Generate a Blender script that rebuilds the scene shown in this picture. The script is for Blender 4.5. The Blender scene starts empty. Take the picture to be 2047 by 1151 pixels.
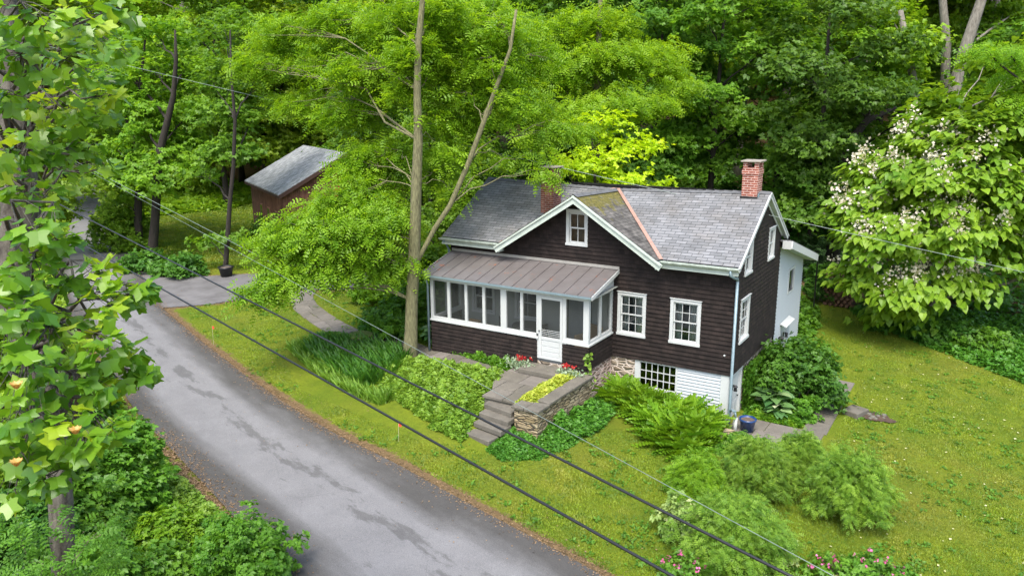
import bpy, math, random
import numpy as np
from mathutils import Vector, Matrix
R=math.radians
scene=bpy.context.scene
COL=scene.collection
# ------------------------------------------------------------------ camera
CAM=np.array([6.2444,-22.3563,8.0957]); FPX=1568.86
F_=np.array([-0.51517835,0.82479111,-0.23304697])
R_=np.array([0.84884719,0.52860811,-0.00564876])
U_=np.array([-0.11853147,0.20073139,0.97244907])
cd=bpy.data.cameras.new('camera'); cam=bpy.data.objects.new('camera',cd); COL.objects.link(cam)
cam.matrix_world=Matrix(((R_[0],U_[0],-F_[0],CAM[0]),(R_[1],U_[1],-F_[1],CAM[1]),(R_[2],U_[2],-F_[2],CAM[2]),(0,0,0,1)))
cd.sensor_width=36; cd.lens=36*FPX/2047; cd.clip_end=1500; cd.clip_start=.1
scene.camera=cam
scene.render.resolution_x=1024; scene.render.resolution_y=575
# ------------------------------------------------------------------ world, sun, exposure
SUN_EL,SUN_AZ=R(60),R(160)          # azimuth clockwise from +y: in front of the house
w=bpy.data.worlds.new('World'); scene.world=w; w.use_nodes=True
nt=w.node_tree; bg=nt.nodes['Background']; sky=nt.nodes.new('ShaderNodeTexSky')
sky.sky_type='NISHITA'; sky.sun_disc=False; sky.sun_elevation=SUN_EL; sky.sun_rotation=SUN_AZ
sky.air_density=1.0; sky.dust_density=3.0; sky.ozone_density=.6
nt.links.new(sky.outputs[0],bg.inputs[0]); bg.inputs[1].default_value=.15
sl=bpy.data.lights.new('sun','SUN'); sl.energy=1.5; sl.angle=R(22); sl.color=(1,.96,.88)
so=bpy.data.objects.new('sun',sl); COL.objects.link(so)
sd=Vector((math.sin(SUN_AZ)*math.cos(SUN_EL),math.cos(SUN_AZ)*math.cos(SUN_EL),math.sin(SUN_EL)))
so.rotation_euler=sd.to_track_quat('Z','Y').to_euler(); so.location=(10,-20,40)
vs=scene.view_settings; vs.view_transform='Standard'; vs.look='None'; vs.exposure=1.5; vs.gamma=1; vs.use_curve_mapping=False
try:
    cy=scene.cycles; cy.max_bounces=7; cy.diffuse_bounces=4; cy.glossy_bounces=2; cy.transmission_bounces=5; cy.transparent_max_bounces=12
    cy.sample_clamp_indirect=4
except Exception: pass
# ------------------------------------------------------------------ helpers: objects
rng=np.random.default_rng(7); random.seed(7)
def tag(o,label=None,cat=None,group=None,kind=None):
    if label: o['label']=label
    if cat: o['category']=cat
    if group: o['group']=group
    if kind: o['kind']=kind
    return o
def empty(name,loc=(0,0,0),rz=0,label=None,cat=None,group=None):
    o=bpy.data.objects.new(name,None); COL.objects.link(o); o.location=loc; o.rotation_euler=(0,0,rz); o.empty_display_size=.2
    return tag(o,label,cat,group)
def mkobj(name,me,m=None,parent=None):
    o=bpy.data.objects.new(name,me); COL.objects.link(o)
    if m is not None: me.materials.append(m)
    if parent is not None: o.parent=parent
    return o
def dup(root,loc,rz=0,sc=1,label=None,group=None,zs=1,mats=None):
    r=root.copy(); COL.objects.link(r); r.location=loc; r.rotation_euler=(0,0,rz); r.scale=(sc,sc,sc*zs)
    if label: r['label']=label
    if group: r['group']=group
    for ch in list(root.children):
        c=ch.copy(); COL.objects.link(c); c.parent=r
        if mats and ch.name.split('.')[0] in mats:
            c.material_slots[0].link='OBJECT'; c.material_slots[0].material=mats[ch.name.split('.')[0]]
        for g in ch.children:
            d=g.copy(); COL.objects.link(d); d.parent=c
    return r
class MB:
    def __init__(s): s.v=[]; s.f=[]
    def quad(s,a,b,c,d): n=len(s.v); s.v+=[tuple(a),tuple(b),tuple(c),tuple(d)]; s.f.append((n,n+1,n+2,n+3)); return s
    def tri(s,a,b,c): n=len(s.v); s.v+=[tuple(a),tuple(b),tuple(c)]; s.f.append((n,n+1,n+2)); return s
    def hexa(s,p):   # 8 points: bottom 0-3, top 4-7
        n=len(s.v); s.v+=[tuple(q) for q in p]
        for f in ((3,2,1,0),(4,5,6,7),(0,1,5,4),(1,2,6,5),(2,3,7,6),(3,0,4,7)): s.f.append(tuple(n+i for i in f))
        return s
    def box(s,x0,x1,y0,y1,z0,z1):
        return s.hexa([(x0,y0,z0),(x1,y0,z0),(x1,y1,z0),(x0,y1,z0),(x0,y0,z1),(x1,y0,z1),(x1,y1,z1),(x0,y1,z1)])
    def prism(s,poly,z0,z1):
        n=len(s.v); k=len(poly)
        zz0=z0 if hasattr(z0,'__len__') else [z0]*k; zz1=z1 if hasattr(z1,'__len__') else [z1]*k
        s.v+=[(p[0],p[1],zz0[i]) for i,p in enumerate(poly)]+[(p[0],p[1],zz1[i]) for i,p in enumerate(poly)]
        s.f.append(tuple(range(n+k-1,n-1,-1))); s.f.append(tuple(range(n+k,n+2*k)))
        for i in range(k): j=(i+1)%k; s.f.append((n+i,n+j,n+k+j,n+k+i))
        return s
    def bar(s,a,b,w,h,up=(0,0,1)):   # rectangular bar from a to b
        a=Vector(a);b=Vector(b);d=(b-a).normalized();u=Vector(up); r=d.cross(u).normalized(); u=r.cross(d).normalized()
        p=[]
        for q in (a,b):
            p+=[q-r*w/2-u*h/2,q+r*w/2-u*h/2,q+r*w/2+u*h/2,q-r*w/2+u*h/2]
        n=len(s.v); s.v+=[tuple(q) for q in p]
        for f in ((0,1,2,3),(7,6,5,4),(0,4,5,1),(1,5,6,2),(2,6,7,3),(3,7,4,0)): s.f.append(tuple(n+i for i in f))
        return s
    def tube(s,pts,rad,sides=6,cap=True,wob=0):
        pts=[Vector(p) for p in pts]; n0=len(s.v); k=len(pts)
        if not hasattr(rad,'__len__'): rad=[rad]*k
        ref=Vector((.31,.17,.93))
        for i,p in enumerate(pts):
            d=(pts[min(i+1,k-1)]-pts[max(i-1,0)]).normalized()
            if abs(d.dot(ref))>.98: ref=Vector((1,0,0))
            x=d.cross(ref).normalized(); y=d.cross(x).normalized()
            for j in range(sides):
                a=2*math.pi*j/sides; q=rad[i]*(1+(random.uniform(-wob,wob) if wob else 0))
                s.v.append(tuple(p+x*math.cos(a)*q+y*math.sin(a)*q))
        for i in range(k-1):
            for j in range(sides):
                a=n0+i*sides+j; b=n0+i*sides+(j+1)%sides; s.f.append((a,b,b+sides,a+sides))
        if cap: s.f.append(tuple(n0+j for j in range(sides-1,-1,-1))); s.f.append(tuple(n0+(k-1)*sides+j for j in range(sides)))
        return s
    def lathe(s,c,prof,sides=20):
        n0=len(s.v)
        for r,z in prof:
            for j in range(sides):
                a=2*math.pi*j/sides; s.v.append((c[0]+r*math.cos(a),c[1]+r*math.sin(a),c[2]+z))
        for i in range(len(prof)-1):
            for j in range(sides):
                a=n0+i*sides+j; b=n0+i*sides+(j+1)%sides; s.f.append((a,b,b+sides,a+sides))
        return s
    def build(s,name,m,parent=None,smooth=False,bevel=0):
        me=bpy.data.meshes.new(name); me.from_pydata(s.v,[],s.f); me.validate(); me.update()
        if smooth: me.polygons.foreach_set('use_smooth',[True]*len(me.polygons))
        o=mkobj(name,me,m,parent)
        if bevel:
            b=o.modifiers.new('bevel','BEVEL'); b.width=bevel; b.segments=2; b.limit_method='ANGLE'
        return o
def numpy_mesh(name,V,F,var=None,smooth=False):
    """V (n,3); F (m,k) constant k"""
    me=bpy.data.meshes.new(name); V=np.asarray(V,np.float32); F=np.asarray(F,np.int32)
    me.vertices.add(len(V)); me.vertices.foreach_set('co',V.ravel())
    me.loops.add(F.size); me.loops.foreach_set('vertex_index',F.ravel())
    me.polygons.add(len(F)); me.polygons.foreach_set('loop_start',np.arange(0,F.size,F.shape[1],dtype=np.int32))
    me.update(calc_edges=True)
    if var is not None:
        a=me.attributes.new('v','FLOAT','POINT'); a.data.foreach_set('value',np.asarray(var,np.float32))
    if smooth: me.polygons.foreach_set('use_smooth',np.ones(len(F),bool))
    return me
# ------------------------------------------------------------------ helpers: materials
def newmat(name):
    m=bpy.data.materials.new(name); m.use_nodes=True; n=m.node_tree.nodes; l=m.node_tree.links; b=n['Principled BSDF']
    return m,n,l,b
def ramp(n,l,src,stops):
    r=n.new('ShaderNodeValToRGB'); l.new(src,r.inputs[0]); e=r.color_ramp.elements
    while len(e)<len(stops): e.new(.5)
    for q,(p,c) in zip(e,stops): q.position=p; q.color=(c[0],c[1],c[2],1) if hasattr(c,'__len__') else (c,c,c,1)
    return r.outputs[0]
def noise(n,l,scale,detail=4,rough=.6,coord='Object',vec=None,scl=None,dist=0):
    t=n.new('ShaderNodeTexNoise'); t.inputs['Scale'].default_value=scale; t.inputs['Detail'].default_value=detail; t.inputs['Roughness'].default_value=rough
    t.inputs['Distortion'].default_value=dist
    if vec is None:
        tc=n.new('ShaderNodeTexCoord'); vec=tc.outputs[coord]
    if scl:
        mp=n.new('ShaderNodeMapping'); mp.inputs['Scale'].default_value=scl; l.new(vec,mp.inputs[0]); vec=mp.outputs[0]
    l.new(vec,t.inputs[0]); return t.outputs[0]
def mix(n,l,fac,a,b,mode='MIX'):
    x=n.new('ShaderNodeMix'); x.data_type='RGBA'; x.blend_type=mode
    def put(i,v):
        if hasattr(v,'is_linked') or hasattr(v,'links'): l.new(v,x.inputs[i])
        elif hasattr(v,'__len__'): x.inputs[i].default_value=(v[0],v[1],v[2],1)
        else: x.inputs[i].default_value=v
    put(0,fac); put(6,a); put(7,b); return x.outputs[2]
def bump(n,l,b,h,strength=.4,dist=.02):
    u=n.new('ShaderNodeBump'); u.inputs['Strength'].default_value=strength; u.inputs['Distance'].default_value=dist
    l.new(h,u.inputs['Height']); l.new(u.outputs[0],b.inputs['Normal'])
def simple(name,c,rough=.6,var=.12,scale=6,metal=0,spec=.5,bmp=0,c2=None,scl=None):
    m,n,l,b=newmat(name)
    t=noise(n,l,scale,5,.65,scl=scl)
    c2=c2 or tuple(x*(1-2*var) for x in c); c1=c if c2 else tuple(min(1,x*(1+var)) for x in c)
    l.new(ramp(n,l,t,[(.3,c2),(.7,c1)]),b.inputs['Base Color'])
    b.inputs['Roughness'].default_value=rough; b.inputs['Metallic'].default_value=metal; b.inputs['Specular IOR Level'].default_value=spec
    if bmp: bump(n,l,b,noise(n,l,scale*6,4),bmp,.01)
    return m
def leafmat(name,c1,c2,trans=.4,objvar=.25,rough=.45,c3=None,spec=.35):
    m,n,l,b=newmat(name); out=n['Material Output']
    a=n.new('ShaderNodeAttribute'); a.attribute_name='v'
    stops=[(0,c1),(1,c2)] if c3 is None else [(0,c1),(.8,c2),(.97,c3)]
    c=ramp(n,l,a.outputs['Fac'],stops)
    oi=n.new('ShaderNodeObjectInfo')
    hs=n.new('ShaderNodeHueSaturation'); l.new(c,hs.inputs['Color'])
    mr=n.new('ShaderNodeMapRange'); mr.inputs[3].default_value=1-objvar; mr.inputs[4].default_value=1+objvar; l.new(oi.outputs['Random'],mr.inputs[0]); l.new(mr.outputs[0],hs.inputs['Value'])
    mr2=n.new('ShaderNodeMapRange'); mr2.inputs[3].default_value=.5-.05*objvar; mr2.inputs[4].default_value=.5+.05*objvar
    ml=n.new('ShaderNodeMath'); ml.operation='FRACT'; m7=n.new('ShaderNodeMath'); m7.operation='MULTIPLY'; m7.inputs[1].default_value=7.31
    l.new(oi.outputs['Random'],m7.inputs[0]); l.new(m7.outputs[0],ml.inputs[0]); l.new(ml.outputs[0],mr2.inputs[0]); l.new(mr2.outputs[0],hs.inputs['Hue'])
    l.new(hs.outputs[0],b.inputs['Base Color']); b.inputs['Roughness'].default_value=rough; b.inputs['Specular IOR Level'].default_value=spec
    tr=n.new('ShaderNodeBsdfTranslucent'); l.new(mix(n,l,1.0,hs.outputs[0],(1.5,1.35,.6),'MULTIPLY'),tr.inputs[0])
    ms=n.new('ShaderNodeMixShader'); ms.inputs[0].default_value=trans; l.new(b.outputs[0],ms.inputs[1]); l.new(tr.outputs[0],ms.inputs[2]); l.new(ms.outputs[0],out.inputs[0])
    return m
def brickmat(name,c1,c2,cm,bw,bh,mortar=.01,rough=.9,msmooth=.1,offset=.5,plane='XZ',bmp=.6,nz=.15,scale=1,rot=0):
    """plane picks object axes used for the pattern"""
    m,n,l,b=newmat(name); tc=n.new('ShaderNodeTexCoord')
    sp=n.new('ShaderNodeSeparateXYZ'); l.new(tc.outputs['Object'],sp.inputs[0]); cb=n.new('ShaderNodeCombineXYZ')
    ad=n.new('ShaderNodeMath'); ad.operation='ADD'; l.new(sp.outputs[0],ad.inputs[0]); l.new(sp.outputs[1],ad.inputs[1])
    if plane=='XZ': l.new(ad.outputs[0],cb.inputs[0]); l.new(sp.outputs[2],cb.inputs[1])
    elif plane=='XY': l.new(sp.outputs[0],cb.inputs[0]); l.new(sp.outputs[1],cb.inputs[1])
    elif plane=='YX': l.new(sp.outputs[1],cb.inputs[0]); l.new(sp.outputs[0],cb.inputs[1])
    t=n.new('ShaderNodeTexBrick'); l.new(cb.outputs[0],t.inputs[0]); t.inputs['Scale'].default_value=1; t.inputs['Brick Width'].default_value=bw; t.inputs['Row Height'].default_value=bh
    t.inputs['Mortar Size'].default_value=mortar; t.inputs['Mortar Smooth'].default_value=msmooth; t.offset=offset
    for i,c in ((1,c1),(2,c2),(3,cm)): t.inputs[i].default_value=(*c,1)
    nn=noise(n,l,3,6,.7); col=mix(n,l,nz,t.outputs[0],ramp(n,l,nn,[(.35,(.25,)*3),(.65,(1.6,)*3)]),'MULTIPLY')
    l.new(col,b.inputs['Base Color']); b.inputs['Roughness'].default_value=rough; b.inputs['Specular IOR Level'].default_value=.3
    iv=n.new('ShaderNodeMath'); iv.operation='SUBTRACT'; iv.inputs[0].default_value=1; l.new(t.outputs['Fac'],iv.inputs[1])
    bump(n,l,b,iv.outputs[0],bmp,.012); return m
M={}
M['shingle']=brickmat('dark_shingle',(.013,.0088,.0075),(.024,.0165,.014),(.005,.004,.0035),.17,.135,.003,.85,plane='XZ',bmp=.2,nz=.5)
M['white']=simple('white_paint',(.485,.505,.495),.55,.04,3)
M['trim']=simple('weathered_white_trim',(.50,.56,.50),.6,.06,3,c2=(.38,.44,.38))
M['white_clap']=simple('white_clapboard',(.42,.455,.47),.6,.03,2)
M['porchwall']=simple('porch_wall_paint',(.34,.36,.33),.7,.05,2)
M['roof']=None
M['galv']=simple('galvanised_metal',(.22,.30,.33),.5,.1,8,metal=.3)
M['gutter']=simple('old_gutter',(.48,.54,.48),.6,.2,6,c2=(.22,.26,.2))
M['copper']=simple('copper_flashing',(.44,.27,.21),.5,.1,9,metal=.2,c2=(.30,.19,.15))
M['bluestone']=simple('bluestone',(.17,.165,.13),.85,.2,2.5,bmp=.3,c2=(.085,.08,.062))
M['lampblack']=simple('black_metal',(.012,.012,.013),.4,.1)
M['interior']=simple('dark_room',(.05,.05,.05),.9,.1)
M['reflection_sheet']=simple('reflection_grey',(.10,.125,.125),.9,.4,3)  # grey standing in for sky reflection and a lighter room behind the panes
M['curtain']=simple('curtain_cloth',(.55,.58,.56),.9,.05,3)
M['bark']=simple('brown_bark',(.10,.082,.055),.95,.3,5,bmp=.9,c2=(.035,.027,.02),scl=(3,3,.6))
M['barkdark']=simple('dark_bark',(.035,.028,.022),.95,.3,5,bmp=.9,c2=(.012,.01,.008),scl=(3,3,.6))
M['barkgrey']=simple('grey_bark',(.26,.24,.20),.95,.3,4,bmp=.9,c2=(.09,.08,.065),scl=(3,3,.7))
M['locustbark']=simple('locust_bark',(.23,.22,.11),.95,.3,7,bmp=1,c2=(.05,.045,.022),scl=(5,5,.8))
M['lichenbark']=simple('lichen_bark',(.13,.12,.095),.95,.3,6,bmp=1,c2=(.018,.013,.010),scl=(2,2,.7))
M['twig']=simple('twig_bark',(.16,.14,.09),.9,.2,5)
def glassmat():
    m,n,l,b=newmat('window_glass'); out=n['Material Output']
    t=n.new('ShaderNodeBsdfTransparent'); t.inputs[0].default_value=(.75,.82,.80,1); g=n.new('ShaderNodeBsdfGlossy'); g.inputs['Roughness'].default_value=.03
    nn=noise(n,l,2.5,2); u=n.new('ShaderNodeBump'); u.inputs['Strength'].default_value=.06; u.inputs['Distance'].default_value=.05; l.new(nn,u.inputs['Height']); l.new(u.outputs[0],g.inputs['Normal'])
    ms=n.new('ShaderNodeMixShader'); fr=n.new('ShaderNodeFresnel'); fr.inputs[0].default_value=1.9; l.new(fr.outputs[0],ms.inputs[0])
    l.new(t.outputs[0],ms.inputs[1]); l.new(g.outputs[0],ms.inputs[2]); l.new(ms.outputs[0],out.inputs[0]); return m
M['glass']=glassmat()
def screenmat():
    m,n,l,b=newmat('insect_screen'); out=n['Material Output']
    t=n.new('ShaderNodeBsdfTransparent'); d=n.new('ShaderNodeBsdfDiffuse'); d.inputs[0].default_value=(.055,.06,.055,1)
    ms=n.new('ShaderNodeMixShader'); ms.inputs[0].default_value=.42; l.new(t.outputs[0],ms.inputs[1]); l.new(d.outputs[0],ms.inputs[2]); l.new(ms.outputs[0],out.inputs[0]); return m
M['screen']=screenmat()
# ------------------------------------------------------------------ terrain
CP=np.array([(-10,-2,-.42),(-6.5,-2.5,-.34),(-6.4,-4.3,-.42),(-8,-5,-.6),(-5.3,-6.1,-.90),(-10.3,-2.5,-.5),(-14,-5.2,-.8),(-15,-1.2,-.47),(-20.3,1.8,-.42),
 (-2.6,-1,-1.42),(-3.4,-3.2,-1.22),(-3.6,-5,-1.0),(-.3,-1.8,-1.5),(.6,.6,-1.62),(2.2,0,-1.64),(2.4,6,-1.62),(0.3,9.5,-1.52),(-1,-5,-1.5),(2.5,-4,-1.75),(7.6,-3.7,-2.0),(3,3,-1.65),
 (.6,-9.2,-1.55),(-5.1,-12.7,-1.5),(-4.5,-8.2,-1.25),(-8.8,-7.4,-1.15),(-9.5,-11,-1.3),(-14.4,-5.9,-.95),(-14.6,-9.6,-1.1),(-24,-2.9,-.6),(-18.9,-7.7,-.95),(-25.8,3,-.42),(-33,3.5,-.35),
 (-36,13,-.2),(-28,8.2,-.3),(-66,19.5,0),(-45,2,-.1),(-14,9,-.2),(-8,12,-.4),(0,14,-1.3),(3.6,15,-1.45),(7.7,9.3,-1.75),(10,20,-1.3),(5,30,-.6),(-10,30,.5),(-30,35,1.0),(14,5,-2.1),(14,-8,-2.2),(4,-14,-1.8),(0,-20,-1.9),(-12,-18,-1.5),(-28,-12,-.8),(20,25,-1.5),(10,-22,-2.1)],float)
def _tps():
    n=len(CP); d=np.hypot(CP[:,None,0]-CP[None,:,0],CP[:,None,1]-CP[None,:,1]); K=np.where(d>0,d*d*np.log(d+1e-12),0)+np.eye(n)*.5
    P=np.c_[np.ones(n),CP[:,:2]]; A=np.zeros((n+3,n+3)); A[:n,:n]=K; A[:n,n:]=P; A[n:,:n]=P.T
    return np.linalg.solve(A,np.r_[CP[:,2],0,0,0])
TW=_tps()
def TZ(x,y):
    x=np.asarray(x,float); y=np.asarray(y,float); sh=x.shape; x=x.ravel(); y=y.ravel()
    xc=np.clip(x,-80,22); yc=np.clip(y,-26,38)
    out=np.empty(len(x))
    for i in range(0,len(x),20000):
        a,b=xc[i:i+20000,None],yc[i:i+20000,None]; d2=(a-CP[:,0])**2+(b-CP[:,1])**2
        out[i:i+20000]=(.5*d2*np.log(d2+1e-12))@TW[:-3]+TW[-3]+TW[-2]*a[:,0]+TW[-1]*b[:,0]
    # the wooded slope rises behind the house
    far=np.clip((y-24)+.0*x,0,None)+np.clip(-x-52-y*.2,0,None)*.35*(y>26)
    out+=np.clip(far,0,80)*.16
    return out.reshape(sh)
def Z(x,y): return float(TZ(np.array([x]),np.array([y]))[0])
def ray(px,py): 
    d=F_*FPX+R_*(px-1023.5)-U_*(py-575.5); return d/np.linalg.norm(d)
def G(px,py,dz=0):     # survey: ground point seen at a photo pixel
    d=ray(px,py); z=-1.
    for _ in range(30):
        t=(z-CAM[2])/d[2]; p=CAM+d*t; z=.5*z+.5*(Z(p[0],p[1])+dz)
    return np.array([p[0],p[1],Z(p[0],p[1])])
def AT(px,py,w): d=F_+R_*(px-1023.5)/FPX-U_*(py-575.5)/FPX; return CAM+d*w
def VP(px,py,base):   # point on the upright plane through base facing the road
    fh=np.array([F_[0],F_[1],0]); fh/=np.linalg.norm(fh); d=ray(px,py); return CAM+d*(np.dot(np.array(base)-CAM,fh)/np.dot(d,fh))
ROAD_R=[(14,-13.2),(5,-10.6),(.6,-9.24),(-4.3,-8.35),(-8.82,-7.46),(-11.6,-6.8),(-14.37,-5.95),(-17.5,-4.9),(-20.5,-3.85),(-24,-2.5),(-28,-.6),(-36,4.0),(-48,11),(-66,20.6),(-90,32)]
ROAD_L=[(8,-18),(1,-15.2),(-5.12,-12.74),(-8.5,-11.6),(-12,-10.5),(-14.66,-9.7),(-17,-8.8),(-19.5,-7.8),(-23,-6.5),(-26,-5.3),(-31,-3.4),(-39,.6),(-51,7.4),(-69,18.3),(-93,30)]
def dens(pts,step=.5):
    pts=np.array(pts,float); out=[]
    P=np.vstack([2*pts[0]-pts[1],pts,2*pts[-1]-pts[-2]])
    for i in range(1,len(P)-2):
        n=24
        for k in range(n):
            t=k/n; a,b,c,d=P[i-1],P[i],P[i+1],P[i+2]
            out.append(.5*((2*b)+(-a+c)*t+(2*a-5*b+4*c-d)*t*t+(-a+3*b-3*c+d)*t**3))
    out.append(P[-2]); return np.array(out)
RR,RL=dens(ROAD_R),dens(ROAD_L)
def inpoly(x,y,poly):
    x=np.asarray(x);y=np.asarray(y); c=np.zeros(x.shape,bool); n=len(poly)
    for i in range(n):
        x1,y1=poly[i][:2];x2,y2=poly[(i+1)%n][:2]
        if y1==y2: continue
        c^=((y1>y)!=(y2>y))&(x<(x2-x1)*(y-y1)/(y2-y1)+x1)
    return c
def pdist(x,y,line,closed=False):
    x=np.asarray(x,float);y=np.asarray(y,float); m=np.full(x.shape,1e9); L=list(line)+([line[0]] if closed else [])
    for a,b in zip(L[:-1],L[1:]):
        dx,dy=b[0]-a[0],b[1]-a[1]; q=dx*dx+dy*dy+1e-12; t=np.clip(((x-a[0])*dx+(y-a[1])*dy)/q,0,1)
        m=np.minimum(m,np.hypot(x-a[0]-t*dx,y-a[1]-t*dy))
    return m
ROADPOLY=np.vstack([RR[::6],RL[::-6]])
DRIVE=[(-24.2,-2.8),(-22.4,-.9),(-21.6,1.0),(-20.0,2.6),(-17,4.2),(-13.5,5.4),(-12,8.5),(-16,8.2),(-20.5,6.0),(-23.57,4.6),(-25.8,3.3),(-28.5,1.0),(-31,.9),(-30,-2)]
LAWN_R=[(1.0,9.8),(.4,12.5),(.5,16),(1.5,16.3),(2.4,13.5),(4.6,11.4),(7.71,9.3),(14,4),(20,-4),(20,-16),(12,-14),(6,-11.2),(.6,-9.5)]
def tmask(x,y):
    road=inpoly(x,y,ROADPOLY); edge=pdist(x,y,RR[::4])
    litter=np.exp(-(edge/.30)**2)*.85
    left=pdist(x,y,RL[::4]); sideL=((y<np.interp(x,RL[::-1,0],RL[::-1,1])))
    litter=np.maximum(litter,sideL*.75)
    wood=np.clip((y-(14.5-.18*x))/5,0,1)*((x>-10)|(y>22)); wood=np.maximum(wood,np.clip((x-7)/3,0,1)*np.clip((y-14)/4,0,1))
    litter=np.maximum(litter,wood*.95)
    litter=np.maximum(litter,np.clip((-x-44)/6,0,1)*np.clip((y-12-(-x-44)*.55)/5,0,1)*.5)
    drv=np.exp(-(pdist(x,y,DRIVE,True)/.3)**2)
    return np.maximum(litter,drv*.6)
def grass_mat():
    m,n,l,b=newmat('lawn_and_litter'); a=n.new('ShaderNodeAttribute'); a.attribute_name='v'
    t1=noise(n,l,.55,6,.62); t2=noise(n,l,9,6,.75); t3=noise(n,l,60,3,.7)
    g=mix(n,l,ramp(n,l,t1,[(.36,0.),(.64,1.)]),(.085,.155,.009),(.18,.235,.014))
    t0=noise(n,l,.22,5,.6)
    g=mix(n,l,ramp(n,l,t0,[(.48,0.),(.68,.6)]),g,(.22,.18,.035))
    g=mix(n,l,ramp(n,l,t2,[(.35,0.),(.7,.75)]),g,(.05,.085,.008))
    g=mix(n,l,ramp(n,l,t3,[(.4,0.),(.65,.5)]),g,(.23,.25,.03))
    lt=mix(n,l,ramp(n,l,t2,[(.35,0.),(.65,1.)]),(.055,.04,.022),(.19,.125,.06)); lt=mix(n,l,ramp(n,l,t3,[(.45,0.),(.6,.8)]),lt,(.26,.18,.09))
    ma=n.new('ShaderNodeMath'); ma.operation='MULTIPLY_ADD'; l.new(t2,ma.inputs[0]); ma.inputs[1].default_value=1.2; l.new(a.outputs['Fac'],ma.inputs[2])
    f=ramp(n,l,ma.outputs[0],[(.85,0.),(1.15,1.)])
    l.new(mix(n,l,f,g,lt),b.inputs['Base Color']); b.inputs['Roughness'].default_value=.95; b.inputs['Specular IOR Level'].default_value=.1
    bump(n,l,b,t3,.9,.05); return m
M['grass']=grass_mat()
xs=np.unique(np.r_[-260:-80:12,-80:-44:1.5,-44:-26:.6,-26:14:.3,14:24:.8,24:160:8.]); ys=np.unique(np.r_[-80:-28:8,-28:-16:1,-16:18:.3,18:40:.8,40:90:3,90:300:12.])
XX,YY=np.meshgrid(xs,ys); ZZ=TZ(XX,YY)
inroad=inpoly(XX,YY,ROADPOLY); ZZ=ZZ-np.where(inroad,np.clip(np.minimum(pdist(XX,YY,RR[::4]),pdist(XX,YY,RL[::4]))*.3,0,.25),0)
nx,ny=len(xs),len(ys); ii=(np.arange(ny-1)[:,None]*nx+np.arange(nx-1)[None,:]).ravel()
me=numpy_mesh('ground',np.c_[XX.ravel(),YY.ravel(),ZZ.ravel()],np.c_[ii,ii+1,ii+nx+1,ii+nx],tmask(XX,YY).ravel(),True)
tag(mkobj('ground',me,M['grass']),kind='structure')
# road
def road_mat():
    m,n,l,b=newmat('worn_asphalt'); a=n.new('ShaderNodeAttribute'); a.attribute_name='v'   # v = 0..1 across
    tc=n.new('ShaderNodeTexCoord'); mp=n.new('ShaderNodeMapping'); mp.inputs['Rotation'].default_value=(0,0,R(13.5)); l.new(tc.outputs['Object'],mp.inputs[0])
    t=noise(n,l,.55,7,.6,vec=mp.outputs[0],scl=(.45,1.7,1)); t2=noise(n,l,45,4,.7); t3=noise(n,l,1.6,8,.65,vec=mp.outputs[0],scl=(.5,1.5,1))
    edge=ramp(n,l,a.outputs['Fac'],[(.0,0.),(.12,.05),(.38,.95),(.58,.95),(.80,.25),(1.,0.)])
    sm=n.new('ShaderNodeMath'); sm.operation='MULTIPLY_ADD'; l.new(t,sm.inputs[0]); sm.inputs[1].default_value=.9
    l.new(edge,sm.inputs[2])
    f=ramp(n,l,sm.outputs[0],[(.55,0.),(1.15,1.)])
    sp=n.new('ShaderNodeMath'); sp.operation='MULTIPLY_ADD'; l.new(t3,sp.inputs[0]); sp.inputs[1].default_value=1.; 
    pk=ramp(n,l,a.outputs['Fac'],[(.44,0.),(.52,.16),(.60,.16),(.68,0.)]); l.new(pk,sp.inputs[2])
    f2=ramp(n,l,sp.outputs[0],[(.635,0.),(.71,.75)])
    c=mix(n,l,f,(.058,.055,.050),(.160,.158,.158)); c=mix(n,l,f2,c,(.082,.08,.077))
    c=mix(n,l,.45,c,ramp(n,l,t2,[(.3,.3),(.7,1.7)]),'MULTIPLY')
    vo=n.new('ShaderNodeTexVoronoi'); vo.feature='DISTANCE_TO_EDGE'; vo.inputs['Scale'].default_value=.22; wn=noise(n,l,1.3,6,.7); l.new(mix(n,l,.35,tc.outputs['Object'],wn,'ADD'),vo.inputs[0])
    c=mix(n,l,ramp(n,l,vo.outputs[0],[(.0008,.18),(.004,0.)]),c,(.05,.048,.045)); t5=noise(n,l,.9,9,.75); c=mix(n,l,.5,c,ramp(n,l,t5,[(.35,.72),(.65,1.2)]),'MULTIPLY')
    l.new(c,b.inputs['Base Color']); b.inputs['Roughness'].default_value=.8; bump(n,l,b,t2,.5,.01); return m
M['road']=road_mat()
def ribbon(name,A,B,m,dz,step=.5,nu=9,thick=.0,kind='structure'):
    A=np.array(A);B=np.array(B); V=[];va=[]
    for i in range(len(A)):
        for j in range(nu):
            t=j/(nu-1); p=A[i]*(1-t)+B[i]*t; V.append((p[0],p[1],0)); va.append(t)
    V=np.array(V); V[:,2]=TZ(V[:,0],V[:,1])+dz
    F=[(i*nu+j,i*nu+j+1,(i+1)*nu+j+1,(i+1)*nu+j) for i in range(len(A)-1) for j in range(nu-1)]
    return tag(mkobj(name,numpy_mesh(name,V,F,va,True),m),kind=kind)
ribbon('road',RL[12:],RR[12:],M['road'],.035,nu=13)
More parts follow.
